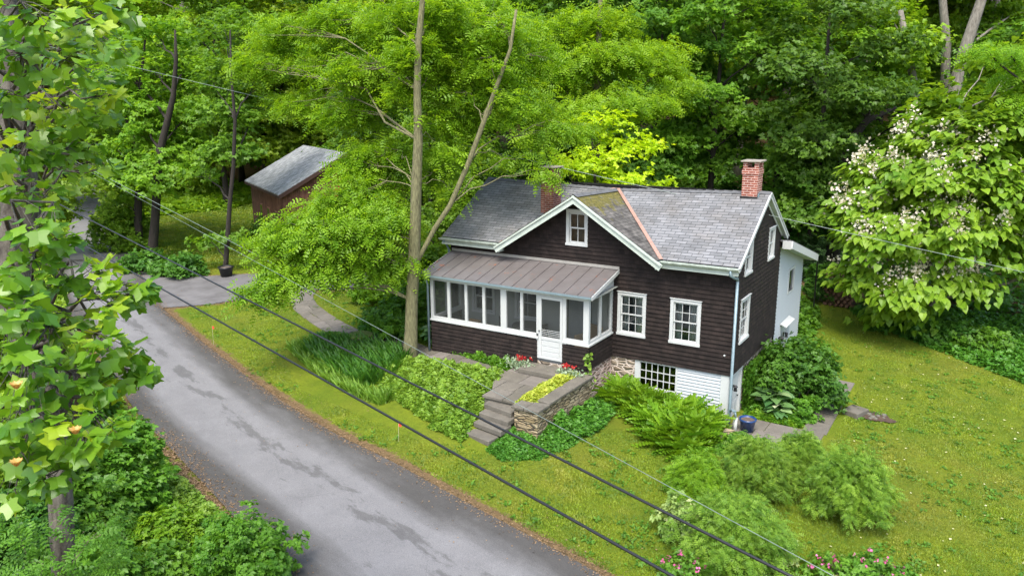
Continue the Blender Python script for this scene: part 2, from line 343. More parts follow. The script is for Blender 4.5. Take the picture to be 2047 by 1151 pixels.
# driveway
M['drive']=simple('driveway_asphalt',(.15,.145,.145),.85,.2,1.2,bmp=.4,c2=(.085,.08,.078))
def patch(name,poly,m,dz,step=.35):
    P=np.array(poly); x=np.arange(P[:,0].min()-step,P[:,0].max()+step,step); y=np.arange(P[:,1].min()-step,P[:,1].max()+step,step)
    X,Y=np.meshgrid(x,y); k=len(x); i=(np.arange(len(y)-1)[:,None]*k+np.arange(k-1)[None,:]).ravel()
    F=np.c_[i,i+1,i+k+1,i+k]; V=np.c_[X.ravel(),Y.ravel(),X.ravel()*0]; cx=V[F].mean(1); F=F[inpoly(cx[:,0],cx[:,1],poly)]
    V[:,2]=TZ(V[:,0],V[:,1])+dz; used,inv=np.unique(F,return_inverse=True)
    # pull outer vertices onto the outline for a clean edge
    return tag(mkobj(name,numpy_mesh(name,V[used],inv.reshape(F.shape),smooth=True),m),kind='structure')
patch('driveway',dens(DRIVE+[DRIVE[0]])[::6],M['drive'],.028,.12)
# ------------------------------------------------------------------ paving
def slabs(name,polys,z_of,thick,m,label=None,bev=.012):
    mb=MB()
    for P in polys:
        zz=[z_of(*p) for p in P]; mb.prism(P,[z-thick for z in zz],zz)
    return mb.build(name,m,bevel=bev)
def walk(name,center,width,dz,joint=.02,seed=1,L=(.6,1.0)):
    rr=random.Random(seed); c=dens(center); s=np.r_[0,np.cumsum(np.hypot(*np.diff(c,axis=0).T))]; P=[]; t=0
    def at(q): return np.array([np.interp(q,s,c[:,0]),np.interp(q,s,c[:,1])])
    def nrm(q): d=at(min(q+.1,s[-1]))-at(max(q-.1,0)); d/=np.linalg.norm(d); return np.array([-d[1],d[0]])
    while t<s[-1]-.2:
        t2=min(t+rr.uniform(*L),s[-1]); a,b,n1,n2=at(t),at(t2-joint),nrm(t),nrm(t2-joint); h=width/2
        cut=rr.choice([None,None,rr.uniform(-.15,.15)])
        rg=[(-h,h)] if cut is None else [(-h,cut-.01),(cut+.01,h)]
        for l0,h0 in rg:
            j=lambda:rr.uniform(-.025,.025)
            P.append([tuple(a+n1*(l0+j())),tuple(b+n2*(l0+j())),tuple(b+n2*(h0+j())),tuple(a+n1*(h0+j()))][::-1])
        t=t2
    dzs={}
    return slabs(name,P,lambda x,y:Z(x,y)+dz+rr.uniform(-.004,.004),.12,M['bluestone2'])
def flagmat():
    m,n,l,b=newmat('flagstone'); g=n.new('ShaderNodeNewGeometry'); t=noise(n,l,2.2,7,.7); t2=noise(n,l,25,4,.7)
    c=ramp(n,l,g.outputs['Random Per Island'],[(0,(.115,.105,.080)),(.5,(.15,.135,.110)),(1,(.185,.165,.145))])
    c=mix(n,l,.75,c,ramp(n,l,t,[(.3,.55),(.7,1.2)]),'MULTIPLY'); c=mix(n,l,.35,c,ramp(n,l,t2,[(.3,.4),(.7,1.5)]),'MULTIPLY')
    l.new(c,b.inputs['Base Color']); b.inputs['Roughness'].default_value=.8; bump(n,l,b,t2,.4,.01); return m
M['bluestone2']=flagmat()
tag(walk('garden_path',[(-20.6,2.9),(-20.1,1.9),(-18.9,.8),(-17.6,0),(-15,-1.2),(-12.8,-1.75),(-11.2,-1.7),(-9.7,-2.2),(-8,-2.4),(-6.3,-2.9)],1.0,.035),kind='structure')
# patio and side path (slabs of different sizes laid level)
def grid_slabs(x0,x1,y0,y1,nx,ny,rr,skew=.0):
    P=[]; ys_=np.linspace(y0,y1,ny+1)
    for j in range(ny):
        cuts=[x0]+[x0+(x1-x0)*(i+rr.uniform(-.18,.18))/nx for i in range(1,nx)]+[x1]
        for a,b in zip(cuts[:-1],cuts[1:]): P.append([(a+.008,ys_[j]+.008),(b-.008,ys_[j]+.008),(b-.008,ys_[j+1]-.008),(a+.008,ys_[j+1]-.008)])
    return P
rr=random.Random(4)
PT=grid_slabs(-6.35,-4.42,-3.3,-1.76,2,2,rr)+grid_slabs(-5.85,-4.42,-4.68,-3.3,2,2,rr)
PT.append([(-6.33,-3.31),(-5.87,-3.31),(-5.87,-4.1)])
mb=MB()
for P in PT: mb.prism(P,-.29,-.215+rr.uniform(-.003,.003))
mb.prism([(-6.34,-3.2),(-6.34,-1.78),(-4.43,-1.78),(-4.43,-4.62),(-5.8,-4.62),(-5.8,-3.9)],-1.3,-.292)
tag(mb.build('patio',M['bluestone2'],bevel=.008),kind='structure')
SP=grid_slabs(.06,2.62,-.62,.95,3,2,rr)+grid_slabs(1.98,2.68,.95,5.98,1,6,rr)
tag(slabs('side_path',SP,lambda x,y:Z(x,y)+.03,.1,M['bluestone2']),kind='structure')
# stone steps from the lawn up to the patio
st=empty('stone_steps',(-5.1,-5.4,-1),label='four worn bluestone steps climbing from the front lawn to the patio',cat='steps')
def child_at(o,parent): o.matrix_parent_inverse=Matrix.Translation(-Vector(parent.location)); return o
for i,(xa,xb,ya,yb,z) in enumerate([(-5.66,-4.56,-5.02,-4.5,-.35),(-5.58,-4.53,-5.36,-4.92,-.49),(-5.48,-4.5,-5.72,-5.26,-.63),(-5.46,-4.6,-6.12,-5.66,-.80)]):
    j=lambda:rr.uniform(-.04,.04)
    o=MB().prism([(xa+j(),ya+j()+.1),(xb+j(),ya+j()-.08),(xb+.02,yb),(xa,yb+.05)],z-.15,z).build('step',M['bluestone2'],st,bevel=.02); child_at(o,st)
    o=MB().prism([(xa+.06,ya+.2),(xb-.06,ya+.1),(xb-.06,yb),(xa+.06,yb)],z-.6,z-.152).build('riser',M['bluestone'],st); child_at(o,st)
o=MB().box(-5.95,-4.42,-2.52,-1.76,-.21,-.06).build('door_step',M['bluestone2'],bevel=.02); tag(o,'thick bluestone slab step under the white screen door','step')
# stone masonry material
def stonemat(name,s1,s2,mortar,sc,edge=.06):
    m,n,l,b=newmat(name); tc=n.new('ShaderNodeTexCoord'); mp=n.new('ShaderNodeMapping'); mp.inputs['Scale'].default_value=sc; l.new(tc.outputs['Object'],mp.inputs[0])
    nz=n.new('ShaderNodeTexNoise'); nz.inputs['Scale'].default_value=1.3; l.new(mp.outputs[0],nz.inputs[0])
    ad=mix(n,l,.12,mp.outputs[0],nz.outputs[1],'ADD')
    v=n.new('ShaderNodeTexVoronoi'); v.feature='DISTANCE_TO_EDGE'; v.inputs['Scale'].default_value=1; l.new(ad,v.inputs[0])
    v2=n.new('ShaderNodeTexVoronoi'); v2.inputs['Scale'].default_value=1; l.new(ad,v2.inputs[0])
    sp=n.new('ShaderNodeSeparateColor'); l.new(v2.outputs['Color'],sp.inputs[0])
    c=ramp(n,l,sp.outputs[0],[(0,s1),(1,s2)]); t=noise(n,l,18,5,.7); c=mix(n,l,.6,c,ramp(n,l,t,[(.3,.5),(.7,1.3)]),'MULTIPLY')
    f=ramp(n,l,v.outputs[0],[(edge*.6,0.),(edge*1.3,1.)]); l.new(mix(n,l,f,mortar,c),b.inputs['Base Color']); b.inputs['Roughness'].default_value=.95
    bump(n,l,b,ramp(n,l,v.outputs[0],[(0,0.),(edge*3,1.)]),1,.04); return m
M['stone']=stonemat('fieldstone_masonry',(.13,.10,.065),(.28,.23,.17),(.50,.43,.37),(3.2,3.2,7.5),.085)
M['stone2']=stonemat('pink_mortar_masonry',(.20,.13,.10),(.36,.27,.22),(.56,.44,.40),(3.,3.2,11),.10)
M['drystone']=stonemat('stacked_wall_stone',(.20,.15,.07),(.42,.34,.22),(.05,.04,.03),(3,3,12),.05)
pw=empty('planter_wall',(-4.1,-3.5,-1),label='stacked stone planter wall with bluestone capping beside the patio',cat='stone wall')
mb=MB().box(-4.10,-3.74,-4.6,-1.76,-1.7,-.18); mb.box(-4.48,-3.74,-5.12,-4.6,-1.7,-.19); mb.box(-4.42,-4.36,-4.6,-1.8,-1.5,-.2)
child_at(mb.build('wall',M['drystone'],pw,bevel=.02),pw)
child_at(MB().box(-4.36,-4.10,-4.6,-1.8,-1.5,-.24).build('soil',simple('planting_soil',(.05,.035,.022),.95,.3,9),pw),pw)
for P in ([(-4.12,-3.1),(-3.68,-3.1),(-3.66,-1.8),(-4.10,-1.8)],[(-4.13,-4.45),(-3.70,-4.5),(-3.69,-3.12),(-4.12,-3.12)],[(-4.55,-5.17),(-4.15,-5.19),(-4.13,-4.62),(-4.52,-4.6)],[(-4.13,-5.19),(-3.68,-5.16),(-3.66,-4.54),(-4.11,-4.6)]):
    child_at(MB().prism(P,-.178,-.10+rr.uniform(-.005,.005)).build('capstone',M['bluestone2'],pw,bevel=.015),pw)
sw=MB().box(.12,.42,-1.5,-.66,-2.2,-1.38).build('retaining_wall',M['drystone'],bevel=.03); tag(sw,'low grey stone kerb wall between the fern bed and side path','stone wall')
mb=MB(); z=Z(3,3); mb.prism([(2.76,2.95),(3.25,2.72),(3.5,3.35),(2.98,3.55)],z-.2,z+.17); o=mb.build('stone_block',M['bluestone2'],bevel=.03); tag(o,'square grey stone block lying on the lawn beside the side path','stone')
patch('bare_soil_patch',[(3.35,2.95),(3.6,2.82),(3.95,2.95),(4.2,2.98),(4.35,3.2),(4.1,3.35),(4.0,3.6),(3.6,3.62),(3.4,3.5)],simple('bare_soil',(.09,.055,.035),.95,.35,9,bmp=1,c2=(.035,.022,.014)),.035,.05)
r=np.random.default_rng(2)
for i in range(7):
    x,y=r.uniform(3.45,4.2),r.uniform(2.95,3.5); a=r.uniform(.04,.10); o=MB().lathe((0,0,0),[(0,-.02),(a,0),(a*.9,a*.5),(0,a*.7)],7).build('pebble',M['bluestone']); o.location=(x,y,Z(x,y)+.03); tag(o,'small stone on the bare soil patch beside the grey block','stone','stones on the bare soil patch')
# ------------------------------------------------------------------ house
H=empty('house',(0,0,0),label='dark brown shingled farmhouse with grey gabled roof, screened porch and white rear wing',cat='house')
XL,D1,D2=-10.28,5.08,9.12
FR=dict(O=Vector((0,0,0)),U=Vector((1,0,0)),N=Vector((0,-1,0)))
SD=dict(O=Vector((0,0,0)),U=Vector((0,1,0)),N=Vector((1,0,0)))
def P3(f,u,z,o=0): return f['O']+f['U']*u+Vector((0,0,z))+f['N']*o
def pbox(mb,f,u0,u1,z0,z1,o0,o1):
    mb.hexa([P3(f,u0,z0,o1),P3(f,u1,z0,o1),P3(f,u1,z0,o0),P3(f,u0,z0,o0),P3(f,u0,z1,o1),P3(f,u1,z1,o1),P3(f,u1,z1,o0),P3(f,u0,z1,o0)]); return mb
def course_wall(name,f,z0,z1,lf,rf,ops,ex,th,m,parent=H,base=0,jit=0):
    mb=MB(); rr=random.Random(3); k0=math.floor((z0)/ex); z=z0
    while z<z1-1e-6:
        a=z; b=min(z1,z+ex); br=sorted({a,b}|{q for o in ops for q in (o[2],o[3]) if a<q<b})
        jo=rr.uniform(0,jit)
        for c,d in zip(br[:-1],br[1:]):
            oc=base+jo+th*(1-(c-a)/(b-a)); od=base+jo+th*(1-(d-a)/(b-a)); mid=(c+d)/2
            iv=[(None,None)]; cuts=[(o[0],o[1]) for o in ops if o[2]<mid<o[3]]
            segs=[]; L0,L1,R0,R1=lf(c),lf(d),rf(c),rf(d)
            if L1>R1: L1=R1=(L1+R1)/2
            if L0>=R0: continue
            cur0,cur1=L0,L1
            for (p,q) in sorted(cuts):
                if q<=min(L0,L1) or p>=max(R0,R1): continue
                segs.append((cur0,cur1,p,p)); cur0=cur1=q
            segs.append((cur0,cur1,R0,R1))
            for (s0,s1,e0,e1) in segs:
                if e0<=s0: continue
                mb.quad(P3(f,s0,c,oc),P3(f,e0,c,oc),P3(f,e1,d,od),P3(f,s1,d,od))
                if c==a: mb.quad(P3(f,s0,c,base),P3(f,e0,c,base),P3(f,e0,c,oc),P3(f,s0,c,oc))
        z=b
    return mb.build(name,m,parent)
def window(f,u0,u1,z0,z1,cols,rows,tw=.1,dh=True,label=None,curt=True,parent=H,proud=.045,sillo=.07,mw=.018):
    c=MB(); a0,a1,b0,b1=u0+tw,u1-tw,z0+tw*.85,z1-tw
    pbox(c,f,u0,a0,b0,b1,-.08,proud); pbox(c,f,a1,u1,b0,b1,-.08,proud); pbox(c,f,u0,u1,b1,z1,-.08,proud+.004); pbox(c,f,u0-.015,u1+.015,z0,b0,-.08,sillo); pbox(c,f,u0-.02,u1+.02,z1,z1+.025,0,proud+.03)
    w=c.build('window',M['white'],parent,bevel=.004)
    if label: w['label']=label
    zm=(b0+b1)/2; s=MB(); fr=.045
    for k,(q0,q1,o) in enumerate([(b0,zm+.02,-.055),(zm-.02,b1,-.02)] if dh else [(b0,b1,-.02)]):
        e0=o-.018;e1=o+.012
        pbox(s,f,a0+.001,a0+fr,q0+.001,q1-.001,e0,e1); pbox(s,f,a1-fr,a1-.001,q0+.001,q1-.001,e0,e1); pbox(s,f,a0+fr,a1-fr,q0+.001,q0+fr,e0,e1-.001); pbox(s,f,a0+fr,a1-fr,q1-fr,q1-.001,e0,e1-.001)
        for i in range(1,cols): u=a0+fr+(a1-a0-2*fr)*i/cols; pbox(s,f,u-mw/2,u+mw/2,q0+fr,q1-fr,e0,e1-.004)
        for i in range(1,rows): z=q0+fr+(q1-q0-2*fr)*i/rows; pbox(s,f,a0+fr,a1-fr,z-mw/2,z+mw/2,e0,e1-.006)
    s.build('sash',M['white'],w)
    g=MB()
    for q0,q1,o in ([(b0,zm,-.058),(zm,b1,-.023)] if dh else [(b0,b1,-.023)]): g.quad(P3(f,a0,q0,o),P3(f,a1,q0,o),P3(f,a1,q1,o),P3(f,a0,q1,o))
    g.build('pane',M['glass'],w)
    if curt:
        cu=MB(); 
        for (p,q) in ((a0-.05,a0+.20),(a1-.30,a1+.05)):
            n=9
            for i in range(n):
                x0=p+(q-p)*i/n; x1=p+(q-p)*(i+1)/n; y0=-.2-.03*(i%2); y1=-.2-.03*((i+1)%2)
                cu.quad(P3(f,x0,b0-.1,y0),P3(f,x1,b0-.1,y1),P3(f,x1,b1+.05,y1),P3(f,x0,b1+.05,y0))
        cu.build('curtain',M['curtain'],w)
    sh=MB(); sh.quad(P3(f,a0-.1,b0-.1,-.34),P3(f,a1+.1,b0-.1,-.34),P3(f,a1+.1,b1+.1,-.34),P3(f,a0-.1,b1+.1,-.34)); sh.build('reflection_sheet',M['reflection_sheet'],w)  # added sheet behind the glass; its grey gives the panes a reflected-sky tone
    return (a0,a1,b0,b1)
GX,GZ=-5.07,5.0   # gable peak (underside of roof) on the wall plane
def fl(z): return XL if z<3.36 else max(XL,GX-(GZ+.1-z)/.64)
def frr(z): return 0 if z<3.36 else min(0,GX+(GZ+.1-z)/.64)
o1=window(FR,-3.73,-2.765,.753,2.165,3,2); o2=window(FR,-1.97,-1.0,.753,2.165,3,2)
og=window(FR,-5.612,-4.837,3.488,4.648,2,1,curt=False,mw=.022)
course_wall('shingle_wall',FR,0,5.08,fl,frr,[o1,o2,og,(-9.85,-3.95,-1,2.62)],.135,.032,M['shingle'],jit=.006)
# porch back wall (painted clapboards) with two windows and a door
of=[(-9.30,-8.45,.86,1.86),(-7.62,-6.70,.76,1.78)]
pb=[window(FR,-9.40,-8.42,.72,1.95,2,1,proud=.03,sillo=.04,curt=False),window(FR,-7.60,-6.62,.72,1.95,2,1,proud=.03,sillo=.04,curt=False)]
course_wall('porch_back_wall',FR,.1,2.6,lambda z:-9.85,lambda z:-3.95,[*pb,(-5.55,-4.65,.1,2.12)],.12,.012,M['porchwall'])
dr=MB(); pbox(dr,FR,-5.52,-4.68,.12,2.1,-.06,-.02)
for z0,z1 in ((.25,.9),(1.0,1.95)): pbox(dr,FR,-5.40,-5.14,z0,z1,-.02,-.012); pbox(dr,FR,-5.06,-4.80,z0,z1,-.02,-.012)
dr.build('front_door',simple('grey_door_paint',(.25,.27,.27),.5,.05),H,bevel=.004)
# right-hand gable side
RZ=5.2
def ztop(y): return 3.47+ .593*(y) if y<2.674 else 5.06-.593*(y-2.674)
s1=window(SD,.513,1.49,.848,2.229,3,2,label='tall side window nearest the front corner, curtained behind its panes',curt=True)
s2=window(SD,.677,1.449,2.924,3.996,2,1,curt=True,tw=.085); s3=window(SD,3.329,4.095,2.924,3.996,2,1,tw=.085)
slf=lambda z: 0 if z<3.47 else (z-3.47)/.593
srf=lambda z: D1 if z<3.63 else D1-(z-3.63)/.593
course_wall('shingle_wall',SD,0,5.06,slf,srf,[s1,s2,s3],.135,.032,M['shingle'],jit=.006)
# other walls (left gable, back)
LF=dict(O=Vector((XL,0,0)),U=Vector((0,1,0)),N=Vector((-1,0,0))); BK=dict(O=Vector((0,D1,0)),U=Vector((1,0,0)),N=Vector((0,1,0)))
course_wall('shingle_wall',LF,-.6,5.06,slf,srf,[],.135,.032,M['shingle']); course_wall('shingle_wall',BK,-1.6,3.6,lambda z:XL,lambda z:0,[],.135,.032,M['shingle'])
# corner trim and lower storey
f=FR
mb=MB(); pbox(mb,FR,-3.10,.0,-2.3,-.02,-.30,-.07)
bw=(-2.92,-1.73,-.86,-.06)
low=course_wall('white_siding',dict(O=Vector((0,0,0)),U=FR['U'],N=FR['N']),-1.9,-.02,lambda z:-3.10,lambda z:-.14,[(-3.02,-1.66,-.93,.02)],.105,.036,M['white_clap'],base=-.05)
c=MB(); 
for a in ((-3.10,-2.92,-1.9,.0),(-1.73,-1.66,-1.9+.97,.0),(-2.92,-1.73,-.94,-.86),(-2.92,-1.73,-.06,0.0)): pbox(c,FR,*a,-.12,-.018)
cb_=MB(); pbox(cb_,FR,-.14,.0,-1.95,-.005,-.12,-.018); cb_.build('corner_board',M['white'],H,bevel=.004)
bwn=c.build('window',M['white'],H,bevel=.004); bwn['label']='wide many-paned white basement window'
s=MB()
for i in range(7): u=-2.92+1.19*i/6; pbox(s,FR,u-.012,u+.012,-.86,-.06,-.075,-.045)
for i in range(4): z=-.86+.80*i/3; pbox(s,FR,-2.92,-1.73,z-.0125,z+.0125,-.076,-.047)
s.build('sash',M['white'],bwn); MB().quad(P3(FR,-2.92,-.86,-.062),P3(FR,-1.73,-.86,-.062),P3(FR,-1.73,-.06,-.062),P3(FR,-2.92,-.06,-.062)).build('pane',M['glass'],bwn)
MB().box(-3.93,-3.10,.0,.06,-2.,-.022).build('stone_foundation',M['stone'],H)
MB().box(-3.96,-3.92,-1.72,.0,-2.,-.02).build('stone_foundation',M['stone2'],H)
MB().box(-9.9,-3.97,-1.70,-1.66,-1.2,0).build('stone_foundation',M['stone'],H)
# right side lower: corner board, door recess, stone wall behind ivy
c=MB(); pbox(c,SD,.0,.16,-1.95,-.005,-.3,-.03); pbox(c,SD,.16,.42,-1.95,-.13,-.08,-.045); pbox(c,SD,.0,1.38,-.13,-.006,-.05,-.020); pbox(c,SD,1.26,1.38,-1.95,-.13,-.3,-.03)
c.build('door_surround',M['white'],H,bevel=.004)
d=MB(); pbox(d,SD,.42,1.26,-1.75,-.13,-.16,-.11); dd=d.build('basement_door',M['white'],H); dd['label']='plain white door to the basement under the front corner'
d=MB(); 
for z0,z1 in ((-1.6,-1.1),(-1.0,-.3)): pbox(d,SD,.52,.80,z0,z1,-.11,-.10); pbox(d,SD,.88,1.16,z0,z1,-.11,-.10)
d.build('door_panel',M['white'],dd,bevel=.004); MB().lathe((-.08,1.17,-1.0),[(.0,-.02),(.02,-.02),(.025,0),(.02,.02),(0,.02)],10).build('handle',M['lampblack'],dd)
c=MB(); pbox(c,SD,1.38,5.08,-2.1,-.02,-.3,-.05); c.build('stone_foundation',M['stone'],H)
def lamp(x,y,z):
    o=MB(); o.box(x,x+.03,y-.05,y+.05,z-.02,z+.14); o.box(x+.03,x+.12,y-.012,y+.012,z+.13,z+.15)
    o.lathe((x+.12,y,z),[(.0,.16),(.03,.15),(.075,.10),(.05,.095),(.045,.0),(.06,-.01),(.06,-.03),(0,-.04)],10); a=o.build('wall_lamp',M['lampblack'],H)
    MB().lathe((x+.12,y,z),[(.036,.0),(.04,.05),(.036,.09)],10).build('lamp_glass',M['white'],a); return a
lamp(-.04,.30,-.52)
MB().box(-.04,.03,.17,.23,-.5,-.34).build('wall_box',M['lampblack'],H)
MB().lathe((-.22,-.03,.62),[(0,.03),(.03,.02),(.03,-.02),(0,-.03)],8).build('vent_cap',M['white'],H)
# ---- rear wing
RW=dict(O=Vector((-.0,0,0)),U=Vector((0,1,0)),N=Vector((1,0,0)))
wt=lambda y:3.22-.265*(y-5.08)
c=MB(); pbox(c,RW,6.77,7.64,1.13,2.0,-.02,.03)
wing=course_wall('white_siding',RW,-2.0,3.6,lambda z:5.10,lambda z:9.12 if z<2.14 else 5.08+max(0,(3.22-z))/.265,[(6.80,7.60,1.15,1.95),(6.02,7.22,-1.9,.08)],.105,.036,M['white_clap'],base=-.03)
c=MB(); 
for a in ((6.72,6.80,1.07,2.03),(7.60,7.68,1.07,2.03),(6.80,7.60,1.07,1.15),(6.80,7.60,1.95,2.03)): pbox(c,RW,*a,-.06,.02)
wn=c.build('window',M['white'],H); wn['label']='small dark square window in the white rear wing'
c=MB(); pbox(c,RW,6.80,7.60,1.15,1.95,-.05,-.035); c.build('pane',simple('dark_glass',(.012,.014,.016),.12,.1,spec=.6),wn)
c=MB(); pbox(c,RW,6.02,6.14,-1.9,0.08,-.1,.0); pbox(c,RW,7.1,7.22,-1.9,.08,-.1,.0); pbox(c,RW,6.14,7.1,-.02,.08,-.1,.0); pbox(c,RW,6.14,7.1,-1.9,-.02,-.09,-.05); wd=c.build('wing_door',M['white'],H)
c=MB(); c.hexa([P3(RW,5.98,.12,.0),P3(RW,7.30,.12,.0),P3(RW,7.30,.02,.22),P3(RW,5.98,.02,.22),P3(RW,5.98,.16,.0),P3(RW,7.30,.16,.0),P3(RW,7.30,.05,.23),P3(RW,5.98,.05,.23)]); c.build('door_hood',M['white'],H)
lamp(-.0,5.9,-.45); lamp(.0,6.55,-.45)
MB().box(-5,-.17,D1+.03,9.10,-2.0,2.05).build('wing_body',M['white_clap'],H)
def slab_roof(name,pts,th,m,parent=H):
    mb=MB(); a,b,c,d=[Vector(p) for p in pts]; n=(b-a).cross(d-a).normalized(); 
    if n.z<0: n=-n
    mb.hexa([a-n*th,b-n*th,c-n*th,d-n*th,a,b,c,d]); return mb.build(name,m,parent)
M['roof']=brickmat('grey_asphalt_shingle',(.145,.15,.155),(.215,.22,.227),(.07,.073,.076),.34,.117,.010,.95,.3,.5,'XY',.8,.18)
M['roofx']=brickmat('mossy_shingle',(.085,.08,.072),(.13,.122,.11),(.04,.04,.035),.30,.117,.006,.9,.3,.5,'YX',.8,.7)
def add_moss(m):
    n=m.node_tree.nodes;l=m.node_tree.links;b=n['Principled BSDF']; src=b.inputs['Base Color'].links[0].from_socket
    tc=n.new('ShaderNodeTexCoord'); sp=n.new('ShaderNodeSeparateXYZ'); l.new(tc.outputs['Object'],sp.inputs[0]); t=noise(n,l,3.2,8,.75)
    mr=n.new('ShaderNodeMapRange'); mr.inputs[1].default_value=-5.1; mr.inputs[2].default_value=-3.35; mr.inputs[3].default_value=.33; mr.inputs[4].default_value=-.12; l.new(sp.outputs[0],mr.inputs[0])
    ad=n.new('ShaderNodeMath'); ad.operation='ADD'; l.new(t,ad.inputs[0]); l.new(mr.outputs[0],ad.inputs[1])
    f=ramp(n,l,ad.outputs[0],[(.63,0.),(.70,.85)]); t2=noise(n,l,14,4,.7); mc=mix(n,l,ramp(n,l,t2,[(.35,0.),(.65,1.)]),(.05,.05,.01),(.19,.165,.025))
    l.new(mix(n,l,f,src,mc),b.inputs['Base Color'])
def add_age(m,lo,hi,col):
    n=m.node_tree.nodes;l=m.node_tree.links;b=n['Principled BSDF']; src=b.inputs['Base Color'].links[0].from_socket
    t=noise(n,l,.8,6,.7); l.new(mix(n,l,ramp(n,l,t,[(lo,0.),(hi,.8)]),src,col,'MULTIPLY'),b.inputs['Base Color'])
add_moss(M['roofx']); add_age(M['roof'],.45,.7,(.78,.72,.64))
ZR=lambda x:float(np.interp(x,[-10.4,-5.07,.2],[5.22,5.08,5.26]))
EY,EZ,RX,RL_=-.36,3.40,.14,-10.42
rf=MB(); 
def rtri(p): 
    n=len(rf.v); rf.v+=[tuple(q) for q in p]; rf.f.append((n,n+1,n+2))
V1,V2=(-2.28,EY,EZ),(-7.86,EY,EZ); A=(-5.07,2.674,ZR(-5.07))
for k in range(8):
    pass
def strip_plane(mb,p0,p1,q0,q1,n=8):   # lower edge p0->p1, upper edge q0->q1, subdivided
    p0,p1,q0,q1=map(Vector,(p0,p1,q0,q1))
    for i in range(n):
        a,b=i/n,(i+1)/n; mb.quad(p0.lerp(p1,a),p0.lerp(p1,b),q0.lerp(q1,b),q0.lerp(q1,a))
rm=MB(); strip_plane(rm,V1,(RX,EY,EZ),A,(RX,2.674,ZR(RX))); strip_plane(rm,(RL_,EY,EZ),V2,(RL_,2.674,ZR(RL_)),A)
strip_plane(rm,(RX,5.62,3.42),(RL_,5.62,3.42),(RX,2.674,ZR(RX)),(RL_,2.674,ZR(RL_)))
rm.quad((RL_,EY,EZ-.05),(RL_,EY,EZ),(RL_,2.674,ZR(RL_)),(RL_,2.674,ZR(RL_)-.05))
ro=rm.build('roof',M['roof'],H)
gm=MB(); strip_plane(gm,(-2.28,-.62,3.405),V1,(-5.07,-.62,5.20),A,1)
gm=MB(); gm.quad((-2.22,-.62,3.40),(-2.22,EY,3.40),(-5.07,2.674,5.075),(-5.07,-.62,5.20)); gm.quad((-7.92,EY,3.40),(-7.92,-.62,3.40),(-5.07,-.62,5.20),(-5.07,2.674,5.075))
gm.build('gable_roof',M['roofx'],H)
# ridge caps, valley flashing
rc=MB()
for i in range(36):
    x0=-10.4+i*10.52/36; x1=x0+10.52/36+.05; z0,z1=ZR(x0)+.018,ZR(x1)+.006
    for s in (1,-1): rc.quad((x0,2.674,z0+.012),(x1,2.674,z1),(x1,2.674+s*.14,z1-.075),(x0,2.674+s*.14,z0-.065))
for i in range(10):
    y0=-.62+i*.33; z=5.215-.012*i
    for s in (1,-1): rc.quad((-5.07,y0,z+.012),(-5.07,y0+.36,z),(-5.07+s*.14,y0+.36,z-.08),(-5.07+s*.14,y0,z-.07))
rc.build('ridge_cap',simple('ridge_cap_shingle',(.13,.135,.14),.9,.25,5),ro)
vf=MB(); a=Vector(V1)+Vector((.03,-.02,.02)); b=Vector(A)+Vector((0,-.05,.03)); dv=(b-a).normalized()
vf.quad(a,a+Vector((.12,0,.008)),b+Vector((.12,-.02,.012)),b); vf.quad(a,b,b+Vector((-.035,0,.035)),a+Vector((-.04,0,.035)))
vf.build('valley_flashing',M['copper'],ro)
vf=MB(); a=Vector(V2)+Vector((-.0,-.0,.015)); b=Vector(A)+Vector((0,-.05,.03)); vf.quad(a,a+Vector((-.14,0,.01)),b+Vector((-.14,0,.01)),b); vf.build('valley_flashing',M['copper'],ro)
# rakes, soffits, fascias, gutters
rk=MB()
rk.bar((-5.035,-.60,5.075),(-8.02,-.60,3.19),.035,.21); rk.bar((-5.105,-.601,5.075),(-2.12,-.601,3.19),.035,.21)
rk.bar((-5.035,-.64,5.165),(-8.03,-.64,3.27),.05,.05); rk.bar((-5.105,-.641,5.165),(-2.11,-.641,3.27),.05,.05)
rk.build('rake_board',M['trim'],H)
sf=MB(); sf.quad((-5.07,-.58,5.03),(-8.0,-.58,3.19),(-8.0,0,3.19),(-5.07,0,5.03)); sf.quad((-5.07,-.58,5.03),(-2.14,-.58,3.19),(-2.14,0,3.19),(-5.07,0,5.03))
sf.quad((-10.4,-.33,3.22),(-7.9,-.33,3.22),(-7.9,0,3.24),(-10.4,0,3.24)); sf.quad((-2.2,-.33,3.22),(.12,-.33,3.22),(.12,0,3.24),(-2.2,0,3.24)); sf.build('soffit',M['trim'],H)
for a,b,c_ in ((-10.42,-7.84,-7.90),(-2.24,.135,-2.30)): MB().box(a,b,-.345,-.315,3.16,3.37).box(a,b,-.37,-.345,3.14,3.20).box(c_,c_+.06,-.60,-.31,3.13,3.36).build('fascia',M['trim'],H)
for a,b in ((-10.46,-7.92),(-2.2,.17)):
    g=MB(); n=8
    for i in range(n):
        t0=math.pi*i/n; t1=math.pi*(i+1)/n; y0,z0=-.43-.06*math.cos(t0),3.36-.075*math.sin(t0); y1,z1=-.43-.06*math.cos(t1),3.36-.075*math.sin(t1)
        g.quad((a,y0,z0),(b,y0,z0),(b,y1,z1),(a,y1,z1)); g.quad((a,y0*1+.004,z0+.006),(b,y0+.004,z0+.006),(b,y1+.004,z1+.006),(a,y1+.004,z1+.006))
    g.box(a,b,-.497,-.485,3.345,3.37); g.build('gutter',M['gutter'],H)
rk=MB()
rk.bar((RX+.012,EY-.02,EZ-.10),(RX+.012,2.674,ZR(RX)-.10),.03,.15); rk.bar((RX+.013,2.674,ZR(RX)-.10),(RX+.013,5.42,3.42),.03,.15)
rk.bar((RX+.03,EY-.02,EZ-.035),(RX+.03,2.674,ZR(RX)-.035),.035,.04); rk.bar((RX+.031,2.674,ZR(RX)-.035),(RX+.031,5.46,3.46),.035,.04)
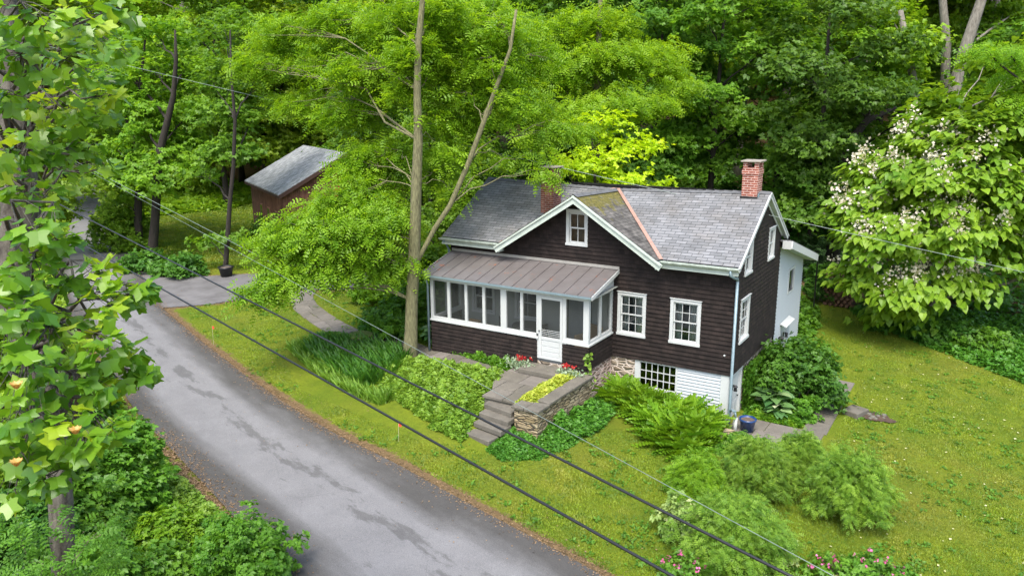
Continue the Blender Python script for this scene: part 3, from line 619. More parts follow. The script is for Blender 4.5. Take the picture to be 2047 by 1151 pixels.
rk.bar((.035,.02,3.40),(.035,2.674,4.97),.03,.08); rk.bar((.036,2.674,4.97),(.036,5.05,3.55),.03,.08)
rk.build('rake_board',M['white'],H)
sf=MB(); sf.quad((.02,0,3.40),(RX,0,3.46),(RX,2.674,5.05),(.02,2.674,5.04)); sf.quad((.02,2.674,5.04),(RX,2.674,5.05),(RX,5.5,3.36),(.02,5.5,3.36)); sf.build('soffit',M['trim'],H)
# wing roof: lower slope behind, with deep white rake and soffit
wr=MB(); wr.hexa([(.42,4.95,3.34),(.42,9.55,2.12),(-5.1,9.55,2.12),(-5.1,4.95,3.34),(.42,4.95,3.40),(.42,9.55,2.18),(-5.1,9.55,2.18),(-5.1,4.95,3.40)]); wr.build('wing_roof',M['roof'],H)
rk=MB(); rk.bar((.43,4.9,3.25),(.43,9.58,2.01),.04,.25); rk.box(.12,.41,4.88,4.93,3.10,3.37); rk.box(-5,.43,9.56,9.6,1.90,2.13); rk.build('rake_board',M['white'],H)
sf=MB(); sf.quad((.41,4.95,3.14),(.41,9.55,1.92),(-.02,9.55,1.92),(-.02,4.95,3.14)); sf.build('soffit',M['trim'],H)
# downspouts
ds=MB(); ds.tube([(-.07,-.43,3.30),(-.07,-.43,3.16),(.03,-.30,3.06),(.05,-.12,3.02),(.05,-.085,2.92)],.04,8); ds.tube([(.05,-.085,2.94),(.05,-.085,-1.25),(.06,-.12,-1.55)],.045,8)
ds.build('downspout',M['galv'],H,smooth=True)
MB().tube([(-9.99,-1.98,2.28),(-9.99,-1.86,2.12),(-9.99,-1.80,2.0),(-9.99,-1.80,-.35)],.04,8).build('downspout',M['galv'],H,smooth=True)
MB().tube([(-10.32,-.43,3.3),(-10.34,-.2,3.1),(-10.34,-.06,2.9),(-10.34,-.06,-.3)],.04,8).build('downspout',M['galv'],H,smooth=True)
# chimneys
brick=brickmat('red_chimney_brick',(.20,.055,.035),(.30,.095,.06),(.50,.34,.29),.21,.072,.012,.9,.1,.5,'XZ',.6,.4)
def chimney(x0,x1,y0,y1,zb,zt,mm,cap=True):
    c=MB(); c.box(x0,x1,y0,y1,zb,zt-.17); c.box(x0-.02,x1+.02,y0-.02,y1+.02,zt-.22-.16,zt-.22)
    for a in ((x0,y0),(x1-.13,y0),(x0,y1-.13),(x1-.13,y1-.13)): c.box(a[0],a[0]+.13,a[1],a[1]+.13,zt-.17,zt)
    o=c.build('chimney',mm,ro); MB().box(x0-.07,x1+.07,y0-.07,y1+.07,zt,zt+.045).build('chimney_cap',simple('chimney_cap_slab',(.30,.27,.22),.9,.15,8),H,bevel=.01); return o
chimney(-.70,-.22,2.42,2.98,4.7,6.17,brick); MB().box(-.73,-.19,2.36,2.41,4.92,5.11).build('flashing',M['lampblack'],ro); MB().box(-.19,-.16,2.42,3.0,4.95,5.22).build('flashing',M['galv'],ro)
chimney(-7.27,-6.78,1.2,1.75,3.9,5.82,brickmat('dark_chimney_brick',(.13,.04,.028),(.20,.06,.04),(.26,.18,.15),.21,.072,.012,.9,.1,.5,'XZ',.6,.5))
# ---- porch
PY=-1.734
PF=dict(O=Vector((0,PY,0)),U=Vector((1,0,0)),N=Vector((0,-1,0))); PSD=dict(O=Vector((-3.908,0,0)),U=Vector((0,1,0)),N=Vector((1,0,0))); PLF=dict(O=Vector((-9.91,0,0)),U=Vector((0,1,0)),N=Vector((-1,0,0)))
course_wall('porch_shingle_wall',PF,-.55,.70,lambda z:-9.91,lambda z:-5.70,[],.125,.03,M['shingle'],jit=.005); course_wall('porch_shingle_wall',PF,-.10,.70,lambda z:-4.80,lambda z:-3.908,[],.125,.03,M['shingle'],jit=.005)
course_wall('porch_shingle_wall',PSD,-.02,.70,lambda z:PY-.02,lambda z:0,[],.125,.03,M['shingle'],jit=.005); course_wall('porch_shingle_wall',PLF,-.5,.70,lambda z:PY-.02,lambda z:0,[],.125,.03,M['shingle'])
fr=MB()
for u0,u1 in ((-9.93,-9.83),(-9.22,-9.11),(-8.50,-8.40),(-7.79,-7.69),(-7.08,-6.86),(-6.34,-6.24),(-5.74,-5.655)): pbox(fr,PF,u0,u1,.90,2.16,-.09,.0)
for u0,u1 in ((-4.80,-4.69),): pbox(fr,PF,u0,u1,.10,2.16,-.09,.0)
pbox(fr,PF,-5.745,-5.655,.10,.78,-.09,.002)
pbox(fr,PF,-4.09,-3.908,.90,2.16,-.09,.0)
pbox(fr,PF,-9.93,-3.906,2.16,2.30,-.10,.004); pbox(fr,PF,-9.93,-5.745,.80,.90,-.09,.003); pbox(fr,PF,-4.69,-3.906,.80,.90,-.09,.003)
pbox(fr,PF,-9.95,-5.66,.745,.80,-.09,.045); pbox(fr,PF,-4.79,-3.87,.745,.80,-.09,.045)
for f_ in (PSD,PLF):
    for u0,u1 in ((PY+.001,-1.61),(-.93,-.82),(-.13,-.0)): pbox(fr,f_,u0,u1,.90,2.16,-.09,.002)
    pbox(fr,f_,PY+.001,0,2.16,2.30,-.09,.003); pbox(fr,f_,PY+.001,0,.80,.90,-.09,.0025); pbox(fr,f_,PY-.04,0,.746,.799,-.09,.045)
    fr.hexa([P3(f_,PY-.17,2.30,-.03),P3(f_,0,2.30,-.03),P3(f_,0,2.30,.02),P3(f_,PY-.17,2.30,.02),P3(f_,PY-.17,2.33,-.03),P3(f_,0,2.80,-.03),P3(f_,0,2.80,.02),P3(f_,PY-.17,2.33,.02)])
po=fr.build('porch_frame',M['white'],H,bevel=.004); po['label']='white framed screened porch'
for u0,u1 in ((-9.83,-9.22),(-9.11,-8.50),(-8.40,-7.79),(-7.69,-7.08),(-6.86,-6.34),(-6.24,-5.74),(-4.69,-4.09)):
    MB().quad(P3(PF,u0,.90,-.05),P3(PF,u1,.90,-.05),P3(PF,u1,2.16,-.05),P3(PF,u0,2.16,-.05)).build('screen',M['screen'],po)
for f_ in (PSD,PLF):
    for u0,u1 in ((-1.61,-.93),(-.82,-.13)): MB().quad(P3(f_,u0,.90,-.05),P3(f_,u1,.90,-.05),P3(f_,u1,2.16,-.05),P3(f_,u0,2.16,-.05)).build('screen',M['screen'],po)
# screen door
d=MB()
for a in ((-5.655,-5.545,.11,2.155),(-4.885,-4.80,.11,2.155),(-5.545,-4.885,2.06,2.155),(-5.545,-4.885,.74,.84),(-5.545,-4.885,.11,.20)): pbox(d,PF,*a,-.03,.02)
pbox(d,PF,-5.545,-4.885,.20,.74,-.02,.0)
for z0,z1 in ((.22,.34),(.37,.51),(.54,.71)): pbox(d,PF,-5.53,-4.90,z0,z1,.0,.010)
sdoor=d.build('screen_door',M['white'],H,bevel=.004)
MB().quad(P3(PF,-5.545,.84,0),P3(PF,-4.885,.84,0),P3(PF,-4.885,2.06,0),P3(PF,-5.545,2.06,0)).build('screen',M['screen'],sdoor)
g=MB()
for k in range(4): g.bar(P3(PF,-5.545,.90+.055*k,.008),P3(PF,-4.885,.90+.055*k,.008),.008,.012)
g.build('guard_bar',M['white'],sdoor); MB().lathe((-5.61,PY-.045,1.02),[(0,.02),(.022,.015),(.022,-.015),(0,-.02)],10).build('handle',M['lampblack'],sdoor)
pbox(MB(),PF,0,0,0,0,0,0)
MB().box(-9.89,-3.93,PY+.03,-.0,.02,.10).build('porch_floor',simple('porch_floor_boards',(.14,.15,.15),.6,.1,6),H)
# porch roof
PRM=simple('porch_roof_metal',(.155,.142,.138),.42,.12,2.2,metal=.1,spec=.5,c2=(.12,.108,.104))
def rust(m):
    n=m.node_tree.nodes;l=m.node_tree.links;b=n['Principled BSDF']; src=b.inputs['Base Color'].links[0].from_socket
    t=noise(n,l,2.3,3,.5); t2=noise(n,l,9,5,.7); ad=n.new('ShaderNodeMath'); ad.operation='MULTIPLY'; l.new(t,ad.inputs[0]); l.new(t2,ad.inputs[1])
    l.new(mix(n,l,ramp(n,l,ad.outputs[0],[(.36,0.),(.41,.85)]),src,(.30,.10,.04)),b.inputs['Base Color'])
rust(PRM)
e0,e1=(-10.21,-3.723); ez,tz=2.375,2.86; pr_=MB(); pr_.hexa([(e0,-1.93,ez-.035),(e1,-1.93,ez-.035),(e1,.0,tz-.035),(e0,.0,tz-.035),(e0,-1.93,ez),(e1,-1.93,ez),(e1,.0,tz),(e0,.0,tz)])
prf=pr_.build('porch_roof',PRM,H)
sm=MB()
for i in range(15): x=e0+.02+(e1-e0-.04)*i/14; sm.bar((x,-1.93,ez+.012),(x,-.03,tz+.005),.02,.03)
sm.build('standing_seam',PRM,prf)
MB().box(e0-.0,e1+.02,-.055,-.023,tz+.005,tz+.10).build('wall_flashing',simple('flashing_grey',(.32,.31,.28),.6,.1),prf)
g=MB(); g.box(e0,e1,-1.965,-1.932,ez-.075,ez-.012); g.build('porch_gutter',M['galv'],prf)
for xx in (e1+.012,e0-.012): MB().bar((xx,-1.95,ez-.05),(xx,0,tz-.05),.025,.12).build('porch_rake',M['white'],prf)
MB().quad((e0,-1.93,2.29),(e1,-1.93,2.29),(e1,0,2.32),(e0,0,2.32)).build('porch_ceiling',M['porchwall'],H)
# porch furniture
def chair(x,y,rz,label):
    c=empty('chair',(x,y,.10),rz,label,'chair','chairs on the screened porch'); m=M['chairwood']
    MB().box(-.22,.22,-.22,.22,.42,.46).build('seat',m,c,bevel=.01)
    b=MB(); b.box(-.22,-.18,.18,.22,.46,.95); b.box(.18,.22,.18,.22,.46,.95); b.box(-.18,.18,.185,.215,.85,.95)
    for k in range(4): b.box(-.14+.08*k,-.11+.08*k,.19,.21,.46,.85)
    b.build('backrest',m,c)
    for sx in (-1,1):
        for sy in (-1,1): MB().box(sx*.2-.02,sx*.2+.02,sy*.2-.02,sy*.2+.02,0,.42).build('leg',m,c)
M['chairwood']=simple('dark_painted_wood',(.035,.035,.035),.5,.2)
t=empty('table',(-6.6,-.85,.10),0,'round dark table behind the porch screens left of the screen door','table')
MB().lathe((0,0,.70),[(0,0),(.5,0),(.52,.02),(.5,.04),(0,.04)],28).build('tabletop',M['chairwood'],t); MB().lathe((0,0,0),[(.28,0),(.26,.04),(.05,.08),(.04,.4),(.06,.70)],14).build('pedestal',M['chairwood'],t)
chair(-7.35,-.85,R(90),'dark slatted chair left of the round porch table'); chair(-6.0,-1.15,R(-110),'dark slatted chair right of the round porch table, near the screen door')
b=empty('basket',(-8.75,-1.05,.10),0,'tan wicker basket of firewood by the left porch screens','basket')
MB().lathe((0,0,0),[(0,0),(.24,0),(.33,.5),(.31,.5),(.23,.04),(0,.04)],18).build('bowl',simple('wicker',(.30,.22,.12),.8,.3,30),b)
lg=MB(); 
for k in range(5): lg.tube([(-.2+.1*k,-.25,.5+.03*(k%2)),(-.16+.09*k,.28,.56)],.06,7)
lg.build('firewood',simple('cut_wood',(.36,.24,.12),.8,.25,8),b)
b=empty('bench',(-9.5,-1.0,.10),0,'low dark bench against the left end of the porch','bench')
MB().box(-.25,.25,-.6,.6,.38,.44).build('seat',M['chairwood'],b); 
for sy in (-.5,.5): MB().box(-.2,.2,sy-.03,sy+.03,0,.38).build('leg',M['chairwood'],b)
b=empty('armchair',(-4.45,-.6,.10),R(-20),'tan cushioned armchair in the right corner of the porch','armchair')
mm=simple('tan_cushion',(.33,.24,.14),.9,.1)
MB().box(-.3,.3,-.3,.3,.2,.45).build('seat',mm,b,bevel=.05); MB().box(-.3,.3,.2,.34,.45,.95).build('backrest',mm,b,bevel=.05)
for sx in (-.34,.34): MB().box(sx-.05,sx+.05,-.3,.3,.1,.62).build('arm',mm,b,bevel=.03)
# ------------------------------------------------------------------ barn
BO=Vector((-27.92,8.17,-.35)); bd=Vector((-.8755,.4832,0)); bgv=Vector((.4832,.8755,0)); BLn,BW,BE,BRz=8.9,7.4,3.5,5.5
bn=empty('barn',BO,0,'brown board-sided barn with a pale slate roof among the trees','barn')
M['barn']=brickmat('brown_barn_boards',(.135,.062,.040),(.185,.090,.060),(.05,.024,.016),.16,5,.008,.9,.1,0,'XZ',.5,.5)
M['slate']=brickmat('pale_slate',(.20,.215,.225),(.30,.315,.32),(.10,.105,.11),.25,.2,.008,.7,.2,.5,'XY',.5,.6)
def bp(a,g,z): v=bd*a+bgv*g; return (v.x,v.y,z)
bwl=MB(); bwl.quad(bp(0,0,0),bp(BLn,0,0),bp(BLn,0,BE),bp(0,0,BE)); bwl.quad(bp(0,BW,0),bp(BLn,BW,0),bp(BLn,BW,BE),bp(0,BW,BE))
for a in (0,BLn):
    n=len(bwl.v); bwl.v+=[bp(a,0,0),bp(a,BW,0),bp(a,BW,BE),bp(a,BW/2,BRz-.08),bp(a,0,BE)]; bwl.f.append((n,n+1,n+2,n+3,n+4))
bwl.build('wall',M['barn'],bn)
br=MB(); o=.3; sl_=(BRz-BE)/(BW/2)
for s in (0,1):
    g0=-o if s==0 else BW+o; z0=BE-o*sl_+.05
    br.hexa([bp(-o,g0,z0-.08),bp(BLn+o,g0,z0-.08),bp(BLn+o,BW/2,BRz-.03),bp(-o,BW/2,BRz-.03),bp(-o,g0,z0),bp(BLn+o,g0,z0),bp(BLn+o,BW/2,BRz+.05),bp(-o,BW/2,BRz+.05)])
br.build('roof',M['slate'],bn)
bt=MB(); bt.bar(bp(-o-.02,-o,BE-o*sl_-.1),bp(-o-.02,BW/2,BRz-.08),.04,.2); bt.bar(bp(-o-.021,BW+o,BE-o*sl_-.1),bp(-o-.021,BW/2,BRz-.08),.04,.2); bt.bar(bp(-o,-o-.0,BE-o*sl_-.09),bp(BLn+o,-o-.0,BE-o*sl_-.09),.04,.14); bt.build('trim',simple('barn_trim',(.06,.03,.022),.9,.1),bn)
for a in (1.6,3.6,5.6):
    w_=MB(); w_.hexa([bp(a,-.03,1.0),bp(a+.7,-.03,1.0),bp(a+.7,.02,1.0),bp(a,.02,1.0),bp(a,-.03,2.2),bp(a+.7,-.03,2.2),bp(a+.7,.02,2.2),bp(a,.02,2.2)]); w_=w_.build('window',simple('barn_window_frame',(.25,.12,.08),.8,.1),bn)
    q=MB(); q.quad(bp(a+.08,-.04,1.08),bp(a+.62,-.04,1.08),bp(a+.62,-.04,2.12),bp(a+.08,-.04,2.12)); q.build('pane',simple('barn_dark_glass',(.02,.02,.022),.2,.1),w_)
w_=MB(); w_.hexa([bp(-.04,2.9,2.9),bp(-.04,4.2,2.9),bp(.0,4.2,2.9),bp(.0,2.9,2.9),bp(-.04,2.9,4.4),bp(-.04,4.2,4.4),bp(.0,4.2,4.4),bp(.0,2.9,4.4)]); w_.build('loft_door',simple('red_paint',(.34,.03,.025),.7,.15),bn)
w_=MB(); w_.hexa([bp(-.06,1.8,0),bp(-.06,5.2,0),bp(-.0,5.2,0),bp(-.0,1.8,0),bp(-.06,1.8,2.3),bp(-.06,5.2,2.3),bp(-.0,5.2,2.3),bp(-.0,1.8,2.3)]); w_.build('barn_door',simple('dark_red_door',(.10,.03,.022),.8,.15),bn)
# ------------------------------------------------------------------ foliage kit
def nrmz(a): return a/np.maximum(np.linalg.norm(a,axis=-1,keepdims=True),1e-9)
TRH=(np.array([(0,0,0),(.34,.42,.1),(0,1,0),(-.34,.42,.1)]),[(0,1,2),(0,2,3)])
def cluster(n,spread,seed,w=.34):
    r=np.random.default_rng(seed); V=[];F=[]
    for i in range(n):
        a=(i-(n-1)/2)*spread+r.uniform(-.2,.2); s=r.uniform(.75,1.1); t=r.uniform(-.35,.35); ca,sa=math.cos(a),math.sin(a); off=r.uniform(0,.25,2)*[0,1]
        b=len(V)
        for x,y,z in ((0,.08,0),(w,.5,.12),(0,1,-.1),(-w,.5,.12)):
            x,y,z=x*s,y*s,z*s+t*x+r.uniform(-.03,.03)*0; V.append((x*ca+y*sa+off[0],-x*sa+y*ca+off[1],z+t*y*.5))
        F+=[(b,b+1,b+2),(b,b+2,b+3)]
    return np.array(V),F
TC3=cluster(3,.95,1); TC5=cluster(5,.7,2,.3)
def pinnate(n,w=.16,l=.26,curve=-.25):
    V=[];F=[]
    for i in range(n):
        y=.08+.84*i/(n-1); s=math.sin(math.pi*(.18+.72*i/(n-1)))
        for sg in (-1,1):
            b=len(V); z=curve*y*y
            V+=[(0,y-.07,z),(sg*l*s,y+.02,z-.05),(sg*l*s*.75,y+.13,z-.06),(0,y+.07,z)]; F+=[(b,b+1,b+2),(b,b+2,b+3)]
    return np.array(V),F
TLOC=pinnate(4,l=.30); TFERN=pinnate(9,l=.20,curve=-.65)
def sheet(outline,fold=.1,droop=-.15):
    """leaf outline for one side (x>=0) mirrored around the midrib"""
    o=[(0,outline[0][1])]+list(outline[1:-1] if outline[0][0]==0 else outline)+[outline[-1]]
    V=[];F=[]; ymax=max(q[1] for q in o)
    side=[q for q in outline]; k=len(side)
    mid=[(0,q[1]) for q in side]
    for sg in (1,-1):
        b=len(V)
        for (x,y),(mx,my) in zip(side,mid): V.append((sg*x,y,fold*abs(x)+droop*y*y)); V.append((0,min(my,side[-1][1]),droop*min(my,side[-1][1])**2))
        for i in range(k-1):
            a=b+2*i; F+=[(a,a+2,a+1),(a+1,a+2,a+3)]
    return np.array(V),F
TTULIP=sheet([(0,.0),(.28,.02),(.50,.12),(.56,.22),(.38,.42),(.40,.58),(.46,.88),(.20,.84),(0,.76)],.18,-.12)
THEART=sheet([(0,.06),(.22,-.03),(.40,.10),(.44,.30),(.30,.62),(.10,.88),(0,1.04)],.16,-.30)
TOVAL=sheet([(0,0),(.20,.15),(.30,.4),(.22,.75),(0,1)],.15,-.15)
TBLADE=(np.array([(-.06,0,0),(.06,0,0),(.035,.6,0),(0,1,-.12)]),[(0,1,2),(0,2,3)])
TPET=(np.array([(-.5,-.5,0),(.5,-.5,.1),(.5,.5,0),(-.5,.5,.1)]),[(0,1,2),(0,2,3)])
def leaves(name,C,N,D,S,var,tmpl,m,parent=None,jitter=.0):
    TV,TF=tmpl; C,N,D=map(lambda a:np.asarray(a,float),(C,N,D)); D=nrmz(D); N=N-(N*D).sum(1,keepdims=True)*D; N=nrmz(N); X=np.cross(D,N)
    S=np.asarray(S)[:,None]
    V=C[:,None,:]+(X[:,None,:]*TV[None,:,0:1]+D[:,None,:]*TV[None,:,1:2]+N[:,None,:]*TV[None,:,2:3])*S[:,:,None]
    k=len(TV); F=(np.array(TF)[None]+np.arange(len(C))[:,None,None]*k).reshape(-1,3)
    return mkobj(name,numpy_mesh(name,V.reshape(-1,3),F,np.repeat(var,k)),m,parent)
def rv(r,n): return nrmz(r.normal(size=(n,3)))
def spray_leaves(r,sp,n,size,thick=.16,droop=.35,tilt=.45,out=.5,cent=None):
    """sp rows: x,y,z,radius. Returns arrays for leaves() — flat sprays of foliage, leaves face up"""
    sp=np.asarray(sp,float); K=len(sp); cnt=np.maximum(4,(n*(sp[:,3]/sp[:,3].mean())**2).astype(int)); idx=np.repeat(np.arange(K),cnt); T=len(idx)
    rho=np.sqrt(r.random(T)); th=r.random(T)*2*math.pi; rad=sp[idx,3]
    off=np.c_[np.cos(th),np.sin(th),np.zeros(T)]; el=(1+.35*np.sin(th*2+idx)+.2*np.sin(3*th+idx*2.3))
    tl=r.normal(size=(K,2))*.34; zt=(off[:,0]*tl[idx,0]+off[:,1]*tl[idx,1])*rho*rad
    C=sp[idx,:3]+off*(rho*rad*el)[:,None]; C[:,2]+=r.normal(size=T)*thick*rad-droop*rho**2*rad+zt
    cen=sp[:,:3].mean(0) if cent is None else np.asarray(cent); o=sp[idx,:3]-cen; o[:,2]*=.3; o=nrmz(o)
    D=nrmz(off*.8+o*out+np.array([0,0,-.30])+r.normal(size=(T,3))*.35); N=nrmz(np.array([0,0,1.])+o*.3+off*.15*rho[:,None]+r.normal(size=(T,3))*tilt)
    cl=r.random(K); var=np.clip(.55*cl[idx]+.45*r.random(T),0,1)
    return C,N,D,size*r.uniform(.7,1.25,T),var
def lobe_sprays(r,lobes,per,rs,bias=.35,inner=.45):
    sp=[];own=[]
    for i,L in enumerate(lobes):
        c=np.array(L[:3]); rad=np.array(L[3:6]); n=max(3,int(per*(rad[0]*rad[1]*rad[2])**(2/3)))
        d=rv(r,n); d[:,2]=d[:,2]*(1-bias)+bias*np.abs(d[:,2]); d=nrmz(d); q=(inner+(1-inner)*r.random(n)**.6)[:,None]
        sp.append(np.c_[c+d*rad*q,rs*r.uniform(.65,1.3,n)]); own+= [i]*n
    return np.vstack(sp),np.array(own)
def curve(a,b,sag,n=5,wob=0,r=None):
    a=np.array(a,float);b=np.array(b,float); P=[]
    for i in range(n):
        t=i/(n-1); p=a*(1-t)+b*t; p=p+np.array([0,0,sag*4*t*(1-t)])
        if wob and 0<i<n-1: p=p+r.normal(size=3)*wob
        P.append(p)
    return P
def limbs_mesh(r,trunk,lobes,sp,own,rad,twigs=.5,tsides=9,sag=.25,wob=.12):
    """trunk: list of (x,y,z,r)"""
    T=np.array(trunk,float); mb=MB(); mb.tube(T[:,:3],list(T[:,3]),tsides,wob=.06)
    for i,L in enumerate(lobes):
        c=np.array(L[:3]); k=np.argmin(np.abs(T[:,2]-(c[2]-.45*np.hypot(*(c[:2]-T[:,:2].mean(0)))-.3))); k=min(max(k,1),len(T)-1); a=T[k,:3]; ln=np.linalg.norm(c-a)
        r0=min(T[k,3]*.6,rad*ln/4+.02); P=curve(a,c,sag*ln*.15,6,wob*ln*.12,r); mb.tube(P,list(np.linspace(r0,r0*.3,6)),5,cap=False)
        for j in np.where(own==i)[0]:
            if r.random()<twigs:
                q=P[r.integers(2,6)]; e=sp[j,:3]+np.array([0,0,-.05]); Q=curve(q,e,.05,4,.05*np.linalg.norm(e-q),r); mb.tube(Q,[r0*.28,r0*.22,r0*.14,.008],3,cap=False)
    return mb
def tree(name,label,loc,trunk,lobes,per,rs,nl,size,tm,lm,bm,seed,cat='tree',group=None,rad=.05,twigs=.5,**kw):
    r=np.random.default_rng(seed); root=empty(name,loc,0,label,cat,group)
    sp,own=lobe_sprays(r,lobes,per,rs)
    limbs_mesh(r,trunk,lobes,sp,own,rad,twigs).build('trunk',bm,root,smooth=True)
    cen=np.array(lobes)[:,:3].mean(0)
    leaves('crown',*spray_leaves(r,sp,nl,size,cent=cen,**kw),tm,lm,root); return root
# leaf colours
L_={}
L_['maple']=leafmat('maple_leaf',(.085,.195,.015),(.22,.38,.03),.5,.2)
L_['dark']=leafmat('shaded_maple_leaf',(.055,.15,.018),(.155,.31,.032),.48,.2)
L_['oak']=leafmat('oak_leaf',(.095,.215,.013),(.25,.41,.026),.5,.2)
L_['sunlit']=leafmat('sunlit_maple_leaf',(.17,.31,.02),(.36,.52,.04),.52,.15)  # brightened leaf copy: sunlit look put into the colour, left trees and far wood
L_['lime']=leafmat('sunlit_lime_leaf',(.30,.48,.010),(.50,.66,.02),.5,.04)  # lime green, raised in the colour itself to look sunlit
L_['locust']=leafmat('locust_leaf',(.12,.27,.014),(.28,.47,.024),.52,.08)
L_['catalpa']=leafmat('catalpa_leaf',(.095,.225,.013),(.26,.41,.03),.42,.06)
L_['tulip']=leafmat('tulip_leaf',(.07,.20,.016),(.20,.38,.024),.5,.06,.35,c3=(.34,.48,.03),spec=.6)
L_['shrub']=leafmat('shrub_leaf',(.055,.16,.014),(.15,.32,.026),.42,.1)
L_['airy']=leafmat('airy_leaf',(.075,.19,.018),(.27,.42,.045),.42,.06)
L_['dshrub']=leafmat('dark_shrub_leaf',(.035,.12,.015),(.11,.26,.028),.4,.1)
L_['fern']=leafmat('fern_frond',(.09,.22,.012),(.20,.36,.016),.4,.12)
L_['cover']=leafmat('ground_cover_leaf',(.045,.16,.016),(.10,.26,.025),.3,.05)
L_['peren']=leafmat('perennial_leaf',(.09,.20,.018),(.22,.36,.04),.35,.06)
L_['lily']=leafmat('daylily_leaf',(.03,.11,.012),(.09,.22,.02),.35,.06)
L_['yellow']=leafmat('yellow_leaf',(.26,.36,.03),(.50,.54,.08),.35,.02)
L_['varieg']=leafmat('variegated_leaf',(.12,.24,.03),(.30,.40,.12),.3,.02,c3=(.62,.66,.40))
L_['hosta']=leafmat('hosta_leaf',(.05,.14,.04),(.14,.26,.08),.25,.05,c3=(.5,.56,.34))
L_['grassb']=leafmat('grass_blade',(.105,.195,.010),(.265,.35,.018),.4,.02)
def grass_patch(m):
    n=m.node_tree.nodes;l=m.node_tree.links; hs=[q for q in n if q.type=='HUE_SAT'][0]; src=hs.inputs['Color'].links[0].from_socket
    g=n.new('ShaderNodeNewGeometry'); t=noise(n,l,.42,6,.65,vec=g.outputs['Position']); t2=noise(n,l,1.6,5,.65,vec=g.outputs['Position'])
    c=mix(n,l,ramp(n,l,t,[(.50,0.),(.64,.5)]),src,(.32,.28,.06)); c=mix(n,l,ramp(n,l,t2,[(.46,0.),(.58,.75)]),c,(.065,.155,.014)); l.new(c,hs.inputs['Color'])
grass_patch(L_['grassb'])
L_['sage']=leafmat('sage_leaf',(.20,.30,.18),(.36,.44,.30),.25,.04)
def petal(name,c1,c2): return leafmat(name,c1,c2,.3,.02,.6)
P_white=petal('white_petal',(.52,.47,.36),(.74,.70,.60)); P_pink=petal('pink_petal',(.62,.08,.28),(.75,.25,.5)); P_red=petal('red_petal',(.45,.02,.02),(.6,.05,.06)); P_orange=petal('orange_petal',(.50,.28,.06),(.62,.46,.16))
# ------------------------------------------------------------------ woodland trees: prototypes then copies
def woodproto(name,label,H,Rm,h0,nl,seed,lm,bm,flat=.62,layers=False,spread=1.,tr=.24,size=.27,nlv=26,per=9,double=False):
    r=np.random.default_rng(seed); lobes=[]
    for i in range(nl):
        t=(i+.5)/nl; h=h0*H+(1-h0)*H*t; prof=math.sin(math.pi*min(1,(.18+.80*t)))**.6; a=i*2.4+r.uniform(-.4,.4); q=Rm*prof*(.45+.4*r.random())*(1 if i<nl-1 else .1)
        s=Rm*.42*(1.1-.35*t)*r.uniform(.85,1.15)
        lobes.append((math.cos(a)*q,math.sin(a)*q,h,s,s,s*flat))
    lean=r.normal(size=2)*.35
    tk=[(lean[0]*t*t+.12*math.sin(5*t+seed),lean[1]*t*t+.1*math.cos(4*t+seed),H*.93*t-.4*(t==0),tr*(1-.82*t)+(.12 if t==0 else 0)) for t in np.linspace(0,1,10)]
    return tree(name,label,(0,0,0),tk,lobes,per,.85*spread,nlv,size,TC3,lm,bm,seed,group='woodland trees',rad=.045,twigs=.28)
W=[]
W.append(woodproto('maple_tree','',17,5.2,.22,15,11,L_['maple'],M['barkdark']))
W.append(woodproto('maple_tree','',19,4.8,.30,15,12,L_['dark'],M['barkdark'],flat=.45))
W.append(woodproto('oak_tree','',21,5.6,.42,13,13,L_['oak'],M['barkgrey'],tr=.34))
W.append(woodproto('beech_tree','',14,4.6,.12,16,14,L_['dark'],M['barkdark'],flat=.33,spread=1.1))
W.append(woodproto('maple_tree','',12,4.4,.15,13,15,L_['oak'],M['barkdark'],flat=.55))
W.append(woodproto('oak_tree','',22,4.6,.55,10,16,L_['maple'],M['barkgrey'],tr=.30))
used=set()
def put(kind,px,wd,sc,label,lm=None,rz=None,zs=1):
    """px: photo column; wd: metres in front of the camera"""
    p=AT(px,230,wd); x,y=p[0],p[1]; z=Z(x,y)-.15; rz=(px*.37+wd)%6.28 if rz is None else rz
    if kind not in used:
        used.add(kind); o=W[kind]; o.location=(x,y,z); o.rotation_euler=(0,0,rz); o.scale=(sc,sc,sc*zs); o['label']=label
    else: o=dup(W[kind],(x,y,z),rz,sc,label,zs=zs)
    if lm:
        for c in o.children:
            if c.name.startswith('crown'): c.material_slots[0].link='OBJECT'; c.material_slots[0].material=L_[lm]
    return o
